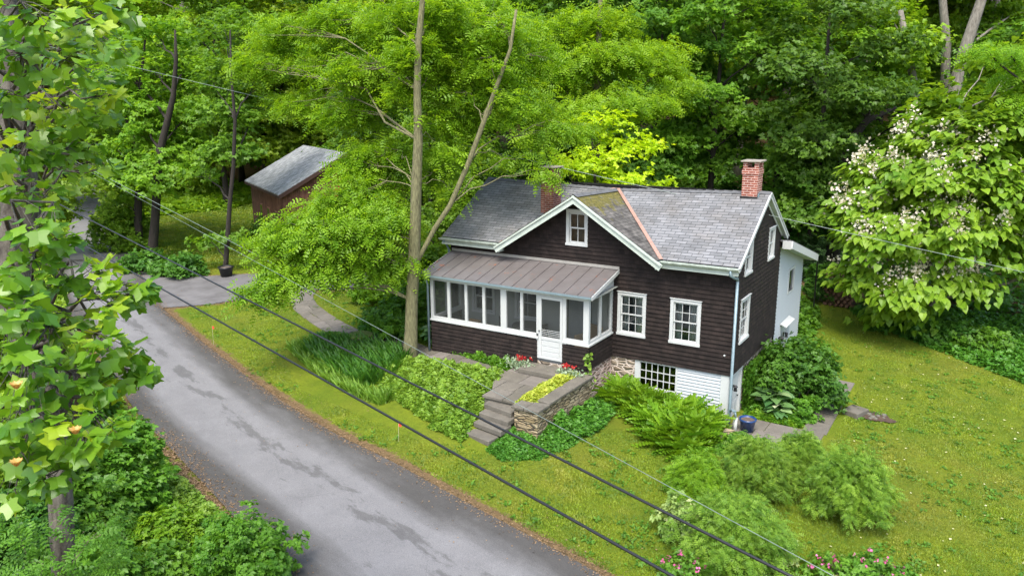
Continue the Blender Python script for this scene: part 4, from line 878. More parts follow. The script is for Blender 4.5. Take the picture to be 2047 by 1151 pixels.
TREES=[ # kind, px, distance, scale, label, leaf
(1,1640,40,.86,'dark maple standing close behind the right-hand brick chimney and white wing',None),
(3,1560,45,.95,'layered dark beech just left of the right-hand chimney top',None),
(1,1430,44,.9,'dark maple behind the roof ridge, left of the right-hand chimney','maple'),
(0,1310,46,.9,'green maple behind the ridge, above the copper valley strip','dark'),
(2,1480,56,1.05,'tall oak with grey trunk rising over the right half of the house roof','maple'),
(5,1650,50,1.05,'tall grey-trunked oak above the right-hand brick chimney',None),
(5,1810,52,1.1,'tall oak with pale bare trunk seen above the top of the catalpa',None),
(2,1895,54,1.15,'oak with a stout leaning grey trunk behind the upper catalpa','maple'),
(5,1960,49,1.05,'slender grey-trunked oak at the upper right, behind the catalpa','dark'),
(1,2040,56,1.1,'dark maple at the right edge of the wood, topmost corner of the view',None),
(4,1720,46,1.0,'bright bushy maple between the chimney and the catalpa crown','oak'),
(0,1760,60,1.2,'deep woodland maple behind the bright bushy maple left of the catalpa','dark'),
(3,2010,43,.85,'layered beech in the shade to the right of the catalpa trunk',None),
(3,1885,50,.8,'low layered beech in the dark gap behind the catalpa trunk',None),
(0,1190,50,1.05,'rounded maple beyond the gable peak of the house',None),
(4,1205,33,.68,'lime yellow shrubby tree glowing just behind the roof ridge','lime'),
(2,1090,58,1.1,'oak rising far beyond the left chimney','oak'),
(1,990,52,1.0,'dark maple behind the left end of the house roof','maple'),
(0,900,48,.9,'maple behind the big locust trunk and left gable end',None),
(4,860,40,.72,'small bushy maple between the house left gable and the barn','maple'),
(3,760,52,.95,'layered beech at the right end of the barn',None),
(0,800,62,1.15,'tall maple far behind the locust trunk','sunlit'),
(2,700,66,1.15,'oak towering behind the right part of the barn roof','sunlit'),
(4,600,66,1.2,'bright maple directly behind the barn ridge','sunlit'),
(0,520,64,1.1,'maple behind the left eave of the barn','sunlit'),
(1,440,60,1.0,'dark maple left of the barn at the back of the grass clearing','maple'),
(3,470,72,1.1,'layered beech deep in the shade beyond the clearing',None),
(2,390,74,1.2,'oak at the back of the clearing, above the paired dark trunks','sunlit'),
(4,330,66,1.1,'bushy maple behind the paired dark trunks by the driveway','sunlit'),
(0,250,76,1.2,'maple where the lane disappears into the wood','sunlit'),
(4,160,84,1.1,'bushy maple on the far left side of the distant lane','sunlit'),
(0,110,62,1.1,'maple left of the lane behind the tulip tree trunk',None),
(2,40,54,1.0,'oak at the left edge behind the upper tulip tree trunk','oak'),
(5,205,90,1.1,'pale-trunked oak at the far end of the lane','sunlit'),
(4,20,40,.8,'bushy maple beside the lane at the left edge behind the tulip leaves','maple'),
(1,640,78,1.2,'dark maple deep in the wood above the barn roof',None),
(2,1010,70,1.25,'tall oak deep in the wood above the left chimney','maple'),
(0,1270,64,1.25,'tall maple deep in the wood above the gable peak','oak'),
(1,1380,70,1.3,'tall dark maple deep in the wood above the ridge',None),
(2,1570,70,1.3,'tall oak deep in the wood above the right-hand chimney','oak'),
(0,1700,74,1.35,'deep wood maple between the pale oak trunks','dark'),
(0,1970,70,1.3,'deep wood maple behind the upper right corner oaks','maple'),
(1,560,84,1.3,'dark maple in the depth of the wood above the barn left eave','maple'),
(0,860,80,1.3,'maple in the depth of the wood above the locust crown','oak'),
(0,300,92,1.3,'maple in the depth of the wood above the clearing',None),
]
for t in TREES: put(*t)
# far woodland: one mass
r=np.random.default_rng(99); n=2600; ang=np.deg2rad(r.uniform(-75,8,n)); dd=r.uniform(88,135,n)
X=CAM[0]+np.sin(ang)*dd; Y=CAM[1]+np.cos(ang)*dd; zt=TZ(X,Y)+r.uniform(0,1,n)**.8*24
sp=np.c_[X,Y,zt,r.uniform(1.6,3.0,n)]
tag(leaves('far_woodland',*spray_leaves(r,sp,34,.8,thick=.5),TC3,L_['sunlit']),kind='stuff')
# ------------------------------------------------------------------ yard trees
def lob(root,items):
    out=[]
    for px,py,wd,rp,*q in items:
        p=AT(px,py,wd)-root; rr_=rp*wd/FPX; out.append((p[0],p[1],p[2],rr_,rr_,rr_*(q[0] if q else .6)))
    return out
def vline(base,pts,d=0):   # trunk polyline through photo points on the upright plane at the base
    out=[]
    for px,py,rd in pts: p=VP(px,py,base)-base; out.append((p[0],p[1],p[2],rd))
    return out
TW_='paired yard trees left of the grass clearing'
b=G(303,516); wd=float(np.dot(b-CAM,F_)); tr=vline(b,[(303,524,.36),(305,500,.27),(310,440,.24),(313,380,.22),(320,300,.2),(335,240,.17),(347,190,.14),(352,120,.1),(350,60,.05)])
tree('yard_tree','thick dark trunked tree, front one of the pair by the driveway corner',b,tr,lob(b,[(270,330,wd,60),(340,320,wd-1,58),(300,270,wd,66),(235,300,wd,50),(380,290,wd+1,50),(260,210,wd,66),(350,210,wd,62),(300,140,wd,66),(370,130,wd+1,55),(240,140,wd+1,55),(310,70,wd,66),(300,355,wd-2,40),(390,220,wd,42)]),11,.7,34,.23,TC3,L_['oak'],M['barkdark'],31,twigs=.35)
b=G(277,502); wd=float(np.dot(b-CAM,F_)); tr=vline(b,[(277,510,.3),(278,490,.23),(276,430,.21),(277,370,.19),(270,280,.16),(280,180,.12),(290,80,.05)])
tree('yard_tree','slimmer dark trunked tree, rear left one of the pair by the driveway corner',b,tr,lob(b,[(250,360,wd,45),(225,330,wd,50),(240,400,wd,34,.45),(300,330,wd+2,55),(230,240,wd+1,60),(290,200,wd+2,60),(220,160,wd+2,50),(250,90,wd+2,60)]),10,.7,32,.23,TC3,L_['maple'],M['barkdark'],32,twigs=.35)
b=G(452,544); wd=float(np.dot(b-CAM,F_)); tr=vline(b,[(450,552,.17),(452,520,.13),(456,460,.12),(460,400,.11),(467,330,.1),(470,240,.08),(462,150,.06),(460,60,.03)])
tree('yard_tree','slender young tree rising behind the black pot at the driveway edge',b,tr,lob(b,[(445,300,wd,62),(480,290,wd,46),(410,350,wd+1,45),(450,230,wd,65),(510,220,wd+1,60),(420,160,wd,60),(480,120,wd,65),(450,50,wd,70),(455,470,wd,30,.3),(420,480,wd+.5,22,.3),(530,130,wd+2,60),(520,60,wd+2,65)]),9,.65,24,.22,TC3,L_['maple'],M['barkdark'],33,twigs=.4)
r0_=M['barkgrey']
for nm,lab,wd,pts,lbs,sd in [
 ('woodland_oak','stout grey trunk leaning right, in front of the wood above the catalpa',43,[(1900,300,.42),(1905,190,.34),(1925,110,.30),(1945,50,.28),(1962,0,.26),(1990,-90,.2)],[(2000,-40,43,60),(1960,60,45,30,.5),(2040,20,44,50),(1900,-60,44,60)],301),
 ('woodland_oak','straight grey trunk just left of the stout leaning one above the catalpa',45,[(1885,300,.30),(1888,180,.26),(1892,90,.24),(1884,0,.2),(1880,-80,.15)],[(1860,-40,45,50),(1840,40,46,30,.5),(1900,50,46,26,.5)],302),
 ('woodland_oak','pale grey trunk between the brick chimney tree and the catalpa top, slightly bent',44,[(1840,330,.28),(1836,240,.24),(1824,150,.21),(1812,90,.18),(1800,20,.13)],[(1810,70,43,52,.7),(1770,20,44,50),(1790,110,42.5,45,.6)],303),
 ('woodland_oak','upright grey trunk rising above the right-hand brick chimney',47,[(1636,300,.3),(1638,200,.26),(1642,100,.24),(1648,0,.2)],[(1600,40,46,55),(1680,-10,47,60),(1560,90,46,50),(1660,60,45,40)],304),
 ('woodland_oak','grey trunk at the top, between the chimney trunk and the bent pale trunk',50,[(1728,300,.34),(1732,160,.3),(1738,60,.28),(1745,-20,.22)],[(1740,-30,50,60),(1700,60,49,36,.5),(1770,50,49,30,.5)],305),
 ('woodland_maple','dark curved trunk reaching right below the bright bushy maple',41,[(1672,420,.32),(1680,330,.26),(1700,280,.22),(1735,240,.17),(1790,215,.1)],[(1690,200,41,60),(1760,180,41,55),(1630,240,41,55),(1600,320,40,58),(1650,370,39.5,55),(1590,420,39,50),(1700,330,41.5,50)],306),
]:
    b=AT(pts[0][0],pts[0][1],wd); b=np.array([b[0],b[1],Z(b[0],b[1])]); tr=[(0,0,-.3,pts[0][2]*1.2)]+vline(b,pts)
    tree(nm,lab,b,tr,lob(b,lbs),11,.8,36,.25,TC3,L_['oak'] if sd!=306 else L_['dark'],M['barkgrey'] if sd!=306 else M['barkdark'],sd,twigs=.3)
# honey locust beside the porch
b=G(820,718); b[2]-=.02
tr=vline(b,[(819,740,.33),(820,715,.26),(822,660,.22),(823,600,.205),(827,540,.20),(829,480,.19),(832,380,.17),(836,280,.145),(834,180,.12),(836,90,.11),(845,0,.08),(850,-80,.04)])
r=np.random.default_rng(5); loc=empty('locust_tree',b,0,'tall locust tree with pale furrowed trunk rising beside the porch',"tree")
LB=[(690,410,26.5,70,.5),(570,480,26,72,.42),(700,470,26,85,.5),(630,530,25.5,80,.42),(550,545,25.3,60,.35),(630,455,25.5,70,.4),(740,440,25.6,60,.5),(790,520,26,45,.4),(505,585,25,24,.25),(730,385,27,75,.35),(760,520,26.5,50,.3),(720,340,27.5,55,.4),(780,440,26.5,50,.3),(525,572,25.2,30,.3),
 (700,230,28,70,.3),(790,300,27.5,60,.3),(760,170,28,75,.35),(640,120,29,80,.3),(560,70,30,75,.3),(700,50,29,90,.3),(800,70,28,80,.35),(880,40,28,80,.3),(900,130,27.5,70,.35),(600,200,30,60,.3),
 (960,110,28,75,.3),(1010,60,29,70,.3),(900,240,27,55,.3),(970,240,26.5,50,.25),(1040,200,28,70,.3),(1060,120,29,70,.3),(1000,315,26,34,.22),(905,380,26.2,20,.3),(880,300,26,36,.3),(1060,305,26,34,.22),(1095,350,25.8,14,.25),(1120,260,28,60,.3),(870,350,27.5,50,.3),(1000,180,27.5,70,.3),(820,120,26,70,.4),(850,230,26,45,.3),(800,30,26.5,80,.4),(840,100,25.3,55,.5),(815,180,25.4,40,.5),(860,20,25.2,60,.5),(980,120,25.5,60,.5),(1010,200,25.6,45,.4),(990,60,25.5,60,.5),(720,140,27,70,.35),(930,190,26.2,60,.3),(960,30,27,80,.35),(740,310,27.5,50,.4),(760,430,25.8,40,.25),(520,130,30,60,.3)]
lb=[(*q[:5],q[5]*1.4) for q in lob(b,LB)]; sp,own=lobe_sprays(r,lb,26,.46,bias=.2,inner=.2)
mb=MB(); T=np.array(tr); mb.tube(T[:,:3],list(T[:,3]),16,wob=.05)
st2=vline(b,[(838,560,.06),(846,500,.075),(870,455,.08),(900,410,.085),(935,330,.085),(965,250,.08),(990,180,.07),(1020,100,.055),(1032,20,.04)]); S2=np.array(st2); S2[0,:3]=T[4,:3]
mb.tube(S2[:,:3],list(S2[:,3]),10,wob=.05)
ALLT=np.vstack([T,S2])
for i,Lb in enumerate(lb):
    c=np.array(Lb[:3]); src=S2 if LB[i][0]>920 else T
    tgt=c[2]-.25*np.hypot(*(c[:2]-src[0,:2])); k=max(2,int(np.argmin(np.abs(src[:,2]-max(tgt,1.6))))); a=src[k,:3]; ln=np.linalg.norm(c-a); P=curve(a,c,.3+.03*ln,7,.05*ln**.5,r); r0=min(src[k,3]*.3,.010+.005*ln); mb.tube(P,list(np.linspace(r0,.008,7)),6,cap=False)
    for j in np.where(own==i)[0]:
        if r.random()<.5: q=P[r.integers(3,7)]; Q=curve(q,sp[j,:3],.04,4,.06,r); mb.tube(Q,[.016,.012,.009,.006],3,cap=False)
mb.build('trunk',M['locustbark'],loc,smooth=True)
leaves('crown',*spray_leaves(r,sp,44,.34,thick=.34,droop=.4,tilt=.5,cent=T[6,:3]),TLOC,L_['locust'],loc)
# second, brighter locust behind the house
r=np.random.default_rng(6); b=AT(1185,230,37); b=np.array([b[0],b[1],Z(b[0],b[1])]); lb=lob(b,[(1090,150,36,75,.35),(1180,120,36,80,.35),(1260,110,36,75,.35),(1330,140,35.5,60,.3),(1370,175,35,36,.3),(1220,200,35,80,.35),(1140,230,35,75,.35),(1300,210,35,55,.3),(1100,70,37,80,.35),(1200,40,37,80,.35),(1080,270,35,45,.3),(1330,100,36,45,.3),(1040,220,36,60,.3)])
tr=[(0,0,-.3,.34),(.1,0,3,.26),(.2,.1,7,.22),(.1,.2,10,.16),(.2,.2,13,.1),(.2,.2,15,.04)]
lt=empty('locust_tree',b,0,'bright feathery locust spreading above the house roof between the chimneys','tree')
sp,own=lobe_sprays(r,lb,20,.55,bias=.25,inner=.3); limbs_mesh(r,tr,lb,sp,own,.05,.3).build('trunk',M['locustbark'],lt,smooth=True)
leaves('crown',*spray_leaves(r,sp,44,.42,thick=.3,droop=.4,tilt=.5),TLOC,leafmat('bright_locust_leaf',(.14,.28,.012),(.31,.48,.02),.52,.02),lt)
# catalpa in bloom
r=np.random.default_rng(8); b=G(1832,655); cw=float(np.dot(b-CAM,F_))
lb=lob(b,[(1725,410,cw-2,55,.7),(1775,340,cw-2,60,.7),(1760,470,cw-3,62,.7),(1725,560,cw-2.5,38,.5),(1800,585,cw-3,45,.6),(1860,570,cw-3,52,.6),(1920,560,cw-3,48,.6),(1850,470,cw-3.5,65,.7),(1850,370,cw-3,70,.7),(1850,270,cw-2,62,.7),(1930,230,cw-1,70,.7),(1940,330,cw-3,75,.7),(1950,450,cw-3.5,68,.7),(2030,400,cw-3,75,.7),(2040,290,cw-2,80,.7),(2010,190,cw,72,.7),(2090,180,cw,80,.7),(2110,420,cw-2,90,.7),(2050,500,cw-3,55,.6),(1700,470,cw-2,32,.6),(2100,300,cw,90,.7),(1980,120,cw+1,40,.6),(1790,400,cw+1.5,80,.8),(1900,420,cw+1.5,110,.8),(1780,620,cw-1.5,34,.5),(1840,630,cw-2,34,.5),(1700,540,cw-2,34,.5),(2140,250,cw-2,90,.8),(2120,520,cw-2,70,.6),(2060,350,cw-4,70,.7),(2000,260,cw-3,66,.7),(1900,200,cw-1,50,.6),(2080,120,cw,80,.7),(1810,300,cw-1,44,.6)])
ct=empty('catalpa_tree',b,0,'flowering catalpa with big heart-shaped leaves and white blossom, right of the house','tree')
tr=[(0,0,-.3,.36),(.05,0,.6,.28),(.0,.05,1.6,.25),(.1,0,2.8,.22),(.2,.1,4.4,.18),(.3,.1,6.4,.13),(.4,.1,8.5,.07)]
sp,own=lobe_sprays(r,lb,15,.60,bias=.25,inner=.55); limbs_mesh(r,tr,lb,sp,own,.06,.3).build('trunk',M['barkgrey'],ct,smooth=True)
cc=np.array(lb)[:,:3].mean(0); C,N,D,S,v=spray_leaves(r,sp,34,.31,thick=.22,droop=.45,tilt=.35,out=.9,cent=cc); D[:,2]-=.2
leaves('crown',C,N,D,S,v,THEART,L_['catalpa'],ct)
def floret(seed,n=44):
    q=np.random.default_rng(seed); C=q.normal(size=(n,3))*[.15,.15,.15]; C[:,2]+=.12; D=rv(q,n); return leaves('flower_cluster',C,rv(q,n),D,q.uniform(.04,.075,n),q.random(n),TPET,P_white)
FL=[floret(s) for s in range(4)]; used_f=set(); cnt=0
order=r.permutation(len(sp)); camr=CAM-b; sc_=np.array([np.dot(nrmz(sp[j,:3]-cc),nrmz(camr-cc)) for j in range(len(sp))])
for j in order:
    if cnt>=98: break
    if sc_[j]<.05: continue
    p=b+sp[j,:3]; d=p-CAM; wz=d@F_; px=1023.5+FPX*(d@R_)/wz; py=575.5-FPX*(d@U_)/wz
    if px>2060 or px<1660 or (px>1950 and r.random()<.5) or (py<260 and r.random()<.75): continue
    k=cnt%4
    if k in used_f: o=FL[k].copy(); COL.objects.link(o)
    else: o=FL[k]; used_f.add(k)
    o.parent=ct; o.location=sp[j,:3]+np.array([0,0,.22]); o.rotation_euler=(r.normal()*.3,r.normal()*.3,r.random()*6); o.scale=(1.45,)*3; cnt+=1
# feathery walnut at upper right edge
r=np.random.default_rng(81); b=AT(2150,230,30); b=np.array([b[0],b[1],Z(b[0],b[1])]); lb=lob(b,[(2020,110,30,45,.5),(1970,100,29.5,26,.3),(2060,150,30,50,.5),(2040,200,29.5,36,.5),(2120,140,30,90,.6),(2150,240,31,90,.6),(2180,60,31,90,.6)])
wt_=empty('walnut_tree',b,0,'soft feathery pale green tree at the upper right edge above the catalpa','tree')
sp,own=lobe_sprays(r,lb,14,.5,inner=.3); limbs_mesh(r,[(0,0,-.3,.3),(0,0,4,.22),(0,0,8,.15),(0,0,12,.05)],lb,sp,own,.05,.3).build('trunk',M['barkdark'],wt_,smooth=True)
leaves('crown',*spray_leaves(r,sp,46,.32,thick=.2),TLOC,L_['locust'],wt_)
# tulip tree close to the camera, left
r=np.random.default_rng(9)
base=np.array([-2.45,-18.25,0.]); base[2]=Z(base[0],base[1])
tr=[(-.05,0,-.3,.24)]+[tuple(AT(px,py,9.2)-base)+(rd,) for px,py,rd in [(128,1180,.13),(122,1000,.125),(112,860,.13),(84,740,.15),(45,660,.165),(28,590,.18),(30,500,.19),(42,420,.20),(34,330,.19),(24,230,.18),(14,120,.17),(5,0,.15),(-5,-150,.1)]]
tt=empty('tulip_tree',base,0,'tulip tree with lobed leaves and lichened trunk filling the left edge','tree')
T=np.array(tr); mb=MB(); mb.tube(T[:,:3],list(T[:,3]),18,wob=.10)
TL=[(60,30,6.3,60),(150,40,7,70),(235,15,7.5,45),(40,110,6.6,60),(130,120,7.2,60),(200,150,8,45),(30,190,7,55),(110,210,7.6,60),(190,235,8,45),(225,190,7.8,28),(60,290,8,60),(130,300,8.2,55),(180,290,8.4,36),(30,380,8,50),(90,395,8,42),(60,460,6.6,60),(115,480,6.8,42),(205,545,7.0,30),(60,540,6.8,60),(140,560,7,55),(215,610,7,44),(255,590,7.4,36),(285,575,7.2,20),(40,620,6.4,60),(110,640,7,55),(160,680,6.8,48),(215,700,6.6,42),(260,715,7,36),(290,745,7,18),(50,720,6.2,64),(120,750,6.5,58),(190,770,6.6,42),(235,755,6.8,32),(40,820,6,60),(110,850,6.2,58),(165,880,6.2,42),(215,870,6.4,30),(40,900,6.2,55),(95,950,6.3,42),(30,980,6.4,40),(-40,300,7,90),(-40,600,6.5,90),(-40,850,6.3,90),(-30,80,6.5,80),(230,90,9,40),(180,60,9,60),(210,335,9.5,28),(150,190,9.5,60),(90,160,9.8,60),(120,340,10,50)]
Cs=[];Ns=[];Ds=[];Ss=[];Vs=[]
for px,py,wq,rp in TL:
    c=AT(px,py,wq)-base; rad=rp*wq/FPX; n=int(14+ (rad/.25)**2*15); d=rv(r,n); d[:,2]*=.8; P=c+d*rad*(r.random(n)**.45)[:,None]; d2=nrmz(d+np.array([.5,-.2,-.2])); 
    Cs.append(P); Ns.append(nrmz(np.array([0,0,1.])+d*.5+r.normal(size=(n,3))*.42+np.array([.05,-.25,0]))); Ds.append(nrmz(d2+r.normal(size=(n,3))*.4+np.array([0,0,-.35]))); Ss.append(r.uniform(.085,.175,n)); Vs.append(np.clip(r.beta(1.5,2.2,n),0,.93) if r.random()<.82 else np.clip(r.random(n)+.35,0,1))
    k=int(np.argmin(np.linalg.norm(T[:,:3]-(c+np.array([0,0,-.3])),axis=1))); a=T[k,:3]; ln=np.linalg.norm(c-a); cv=curve(a,c,.12*ln,6,.04*ln,r); mb.tube(cv,list(np.linspace(.012+.006*ln,.006,6)),5,cap=False)
    for q in P[:int(n*.6)]: s0=cv[r.integers(3,6)]; mb.tube(curve(s0,q,.02,3,.01,r),[.005,.004,.002],3,cap=False)
mb.build('trunk',M['lichenbark'],tt,smooth=True)
leaves('crown',np.vstack(Cs),np.vstack(Ns),np.vstack(Ds),np.hstack(Ss),np.hstack(Vs),TTULIP,L_['tulip'],tt)
for px,py,wq in ((34,778,5.7),(152,868,5.8),(34,932,5.8)):
    c=AT(px,py,wq)-base; n=9; a=np.arange(n)/n*6.283*1.0+.2; D=np.c_[np.cos(a)*.55,np.sin(a)*.55,np.full(n,.85)]; N=np.c_[-np.cos(a),-np.sin(a),np.full(n,.6)]
    o=leaves('flower',np.tile([0,0,0.],(n,1)),N,D,np.full(n,.075),r.random(n),TOVAL,P_orange,tt); o.location=c
r=np.random.default_rng(19); b=AT(60,1151,8.8); b[2]=Z(b[0],b[1])
tree('sapling','young compound-leaved sapling in front of the lower tulip trunk, bottom left',b,[(0,0,-.2,.04),(.05,0,1.5,.035),(0,.05,3,.028),(.05,0,4.4,.015)],lob(b,[(30,1020,8.6,50,.5),(100,1060,8.4,55,.5),(170,1080,8.6,55,.5),(60,1120,8.2,60,.5),(150,1150,8.4,60,.5),(230,1130,8.8,45,.5),(20,1160,8.2,60,.5),(110,1190,8.2,80,.5),(210,1050,9.4,34,.5)]),60,.17,26,.15,TLOC,L_['shrub'],M['twig'],55,twigs=.6,rad=.01)
# ------------------------------------------------------------------ shrubs, ferns and beds
def bush(name,label,p,rx,h,nl=6,n=26,size=.13,tm=TC3,lm='shrub',seed=1,cat='shrub',group=None,ry=None,per=26,rs=None,wild=0,stems=6,thick=.3,bm='twig',fl=None,flat=.75,droop=.4):
    r=np.random.default_rng(seed); ry=ry or rx; lobes=[]
    for i in range(nl):
        a=i*2.4+r.uniform(-.3,.3); q=math.sqrt((i+.3)/nl); s=.48*rx*r.uniform(.8,1.2)*(1.15-.4*q)
        lobes.append((math.cos(a)*q*rx*.66,math.sin(a)*q*ry*.66,h*(.45+.32*(1-q*q))+r.uniform(-.05,.05)*h,s,s,min(s*flat,h*.42)))
    for i in range(max(3,nl//2)):
        a=i*2.1; lobes.append((math.cos(a)*rx*.6,math.sin(a)*ry*.6,h*.25,.42*rx,.42*rx,h*.25))
    root=empty(name,p,0,label,cat,group); sp,own=lobe_sprays(r,lobes,per/ (rx**.9),rs or .22*rx,bias=.4,inner=.5); sp=sp[sp[:,2]>.03]
    if wild:
        q=rv(r,wild); q[:,2]=abs(q[:,2])*1.1+.15; q=nrmz(q)*[rx,ry,h*.9]*r.uniform(.8,1.38,(wild,1)); sp=np.vstack([sp,np.c_[q[:,:2],q[:,2],r.uniform(.35,.8,wild)*(rs or .22*rx)]])
    mb=MB()
    for i in range(stems):
        L=lobes[i%nl]; mb.tube(curve((r.normal()*.08,r.normal()*.08,-.1),(L[0],L[1],L[2]),.05,5,.03,r),list(np.linspace(.022,.008,5)),4,cap=False)
    mb.build('stem',M[bm],root)
    leaves('foliage',*spray_leaves(r,sp,n,size,thick=thick,droop=droop,cent=(0,0,h*.3)),tm,L_[lm],root)
    if fl:
        pm,k,sz=fl; j=r.choice(len(sp),min(k,len(sp)),replace=False); P=sp[j][:,:3]+np.c_[np.zeros((len(j),2)),sp[j][:,3]*.4]
        P=np.repeat(P,7,0)+r.normal(size=(len(P)*7,3))*sz*.7; leaves('flower',P,rv(r,len(P))+[0,0,1],rv(r,len(P)),np.full(len(P),sz),r.random(len(P)),TPET,pm,root)
    return root
def gp(px,py): return G(px,py)
bush('rhododendron','big dense evergreen bush filling the corner inside the side path',(1.35,3.0,Z(1.35,3.0)),1.35,2.15,9,30,.13,TC3,'dshrub',41,per=42)
bush('shrub','leafy light green shrub behind the big evergreen bush by the rear wing',(1.1,5.2,Z(1.1,5.2)),1.1,1.5,7,26,.13,TC3,'shrub',42,per=34)
bush('shrub','low bushy shrub in front of the big evergreen bush beside the flagstone corner',(1.65,1.95,Z(1.65,1.95)),.62,.65,5,24,.11,TC3,'shrub',43,per=26)
for i,(px,py,rx,h,lm,sz,lab) in enumerate([
 (1500,985,.80,1.15,'airy',.10,'feathery green shrub at the front end of the side path, left of the round one'),
 (1597,952,.50,1.0,'airy',.10,'loose airy shrub between the two larger ones below the flagstone corner'),
 (1695,1032,.82,1.45,'airy',.095,'round airy shrub with shaded base standing alone on the right lawn'),
 (1465,1118,1.08,1.1,'airy',.10,'broad feathery shrub near the bottom, under the overhead cables'),
 (1390,985,.6,.8,'fern',.11,'small bright shrub joining the ferns to the broad feathery shrub')]):
    p=gp(px,py); bush('shrub',lab,p,rx,h,11,34,sz*1.35,TLOC,lm,50+i,per=34,thick=.9,flat=1.0,stems=12,rs=.17*rx,wild=230,droop=-.7)
p=gp(1372,1075); bush('variegated_shrub','cream variegated dogwood left of the broad feathery shrub',p,.72,.95,6,30,.11,TC3,'varieg',61,per=30)
p=gp(1545,1120); bush('variegated_shrub','cream variegated dogwood right of the broad feathery shrub',p,.45,.75,5,26,.11,TC3,'varieg',62,per=26)
for i,(px,py,rx,h,lab) in enumerate([(1370,1165,.6,.55,'pink rose bush under the cables at the bottom edge'),(1655,1160,.7,.55,'pink rose bush, left one of the three along the lower right edge'),(1735,1158,.6,.6,'pink rose bush, middle one of the three along the lower right edge'),(1800,1175,.4,.5,'pink rose bush, rightmost of the three along the lower right edge')]):
    bush('rose_bush',lab,gp(px,py),rx,h,6,20,.08,TC3,'shrub',70+i,'rose bush','rose bushes along the bottom edge',fl=(P_pink,13,.042),thick=.5)
# left foreground thicket
for i,(px,py,rx,h,lm,sz,lab) in enumerate([
 (490,1165,.95,1.35,'shrub',.12,'leafy green bush at the road edge, bottom left of centre'),
 (255,1010,1.0,1.9,'shrub',.13,'tall thicket bush nearest the road under the tulip leaves'),
 (150,1090,1.1,2.0,'shrub',.14,'thicket bush directly right of the lower tulip trunk'),
 (40,1180,1.2,2.0,'dshrub',.14,'dark thicket bush in the bottom left corner'),
 (180,1230,1.0,1.4,'shrub',.13,'thicket bush at the bottom edge right of the corner one'),
 (60,960,1.2,2.2,'oak',.15,'thicket bush at the left edge beyond the lower tulip trunk'),
 (160,850,1.0,1.8,'shrub',.14,'thicket bush farther along the left road side behind tulip leaves'),
 (40,760,1.3,2.2,'oak',.15,'thicket bush by the left road side, behind the middle tulip trunk'),
 (330,1090,.6,.7,'fern',.12,'low yellow green bush amid brown litter by the road edge'),
 (310,1180,.8,.8,'shrub',.12,'low bush at the bottom edge between corner thicket and road bush')]):
    bush('thicket_bush',lab,gp(px,py),rx,h,9,32,sz,TC5 if i in(0,3) else TC3,lm,90+i,per=36,thick=.5,stems=8,wild=50,group='roadside thicket')
# shrubs by the locust and porch left
for i,(px,py,rx,h,lm,lab) in enumerate([
 (800,665,1.25,1.15,'shrub','rounded leafy bush directly behind the locust trunk'),(775,668,.8,.8,'cover','low spreading bush left of the locust trunk beside the lawn'),
 (850,640,1.0,1.5,'shrub','bush against the left end of the porch'),(780,600,1.3,1.4,'oak','bush farther back between locust trunk and driveway'),(850,585,1.2,2.2,'maple','tall bush behind the left corner of the house')]):
    bush('shrub',lab,gp(px,py),rx,h,8,32,.15,TC3,lm,110+i,per=36,thick=.45,wild=40)
for i,(px,py,rx,h,lm,lab) in enumerate([(300,540,1.2,.9,'dshrub','dark low bush at the foot of the paired trunks'),(365,548,1.3,.8,'dshrub','dark low bush right of the paired trunks by the driveway'),(245,500,1.5,2.4,'maple','bush left of the paired trunks beside the lane'),(250,470,1.6,3.2,'oak','taller bush behind the paired trunks beside the lane'),
 (1800,655,1.5,.8,'dshrub','dark low bush under the left part of the catalpa'),(1880,672,1.5,.75,'dshrub','dark low bush under the middle of the catalpa'),(1950,690,1.2,.7,'shrub','low bush right of the catalpa in the unmown strip'),(1640,600,.9,1.8,'dshrub','leafy bush behind the thin fence posts'),(1622,560,.8,2.6,'sagey','greyish upright bush behind the fence next to the wing'),(560,470,1.6,1.4,'shrub','bush at the left wall of the barn')]):
    if lm=='sagey': L_['sagey']=leafmat('greyish_leaf',(.04,.10,.03),(.09,.18,.06),.3,.05)
    bush('shrub',lab,gp(px,py),rx,h,8,30,.17,TC3,lm,130+i,per=34,thick=.4)
# ferns (prototype, then copies)
def fern_mesh(seed,n=40,L=.50):
    r=np.random.default_rng(seed); a=r.random(n)*6.283; el=r.uniform(.25,1.35,n); D=np.c_[np.cos(a)*np.cos(el),np.sin(a)*np.cos(el),np.sin(el)]; N=np.c_[-np.cos(a)*np.sin(el),-np.sin(a)*np.sin(el),np.cos(el)]
    return D,N,r.uniform(.75,1.15,n)*L,r.random(n)
protos=[]
for s in range(3):
    D,N,S,v=fern_mesh(200+s); o=leaves('fern',np.zeros((len(S),3)),N,D,S,v,TFERN,L_['fern']); protos.append(o)
r=np.random.default_rng(12); spots=[]
fp=[(-3.75,-.75),(-3.3,-.45),(-2.9,-.3),(-2.2,-.28),(-1.5,-.28),(-.7,-.3),(-.2,-.35),(-.15,-2.0),(-.3,-2.9),(-1.1,-2.75),(-1.7,-1.9),(-2.3,-1.35),(-2.9,-1.0),(-3.4,-1.1)]
k=0
while len(spots)<74 and k<9000:
    k+=1; x,y=r.uniform(-3.9,.1),r.uniform(-3.0,-.2)
    if inpoly(np.array([x]),np.array([y]),fp)[0] and all((x-a)**2+(y-b_)**2>.25**2 for a,b_ in spots): spots.append((x,y))
for i,(x,y) in enumerate(spots):
    o=protos[i%3] if i<3 else protos[i%3].copy()
    if i>=3: COL.objects.link(o)
    q=r.uniform(.95,1.35); o.location=(x,y,Z(x,y)+r.uniform(.05,.42)); o.rotation_euler=(r.normal()*.12,r.normal()*.12,r.random()*6.28); o.scale=(q,q,q)
    tag(o,'bright green fern in the dense bed below the white basement window','fern','ferns below the basement window')
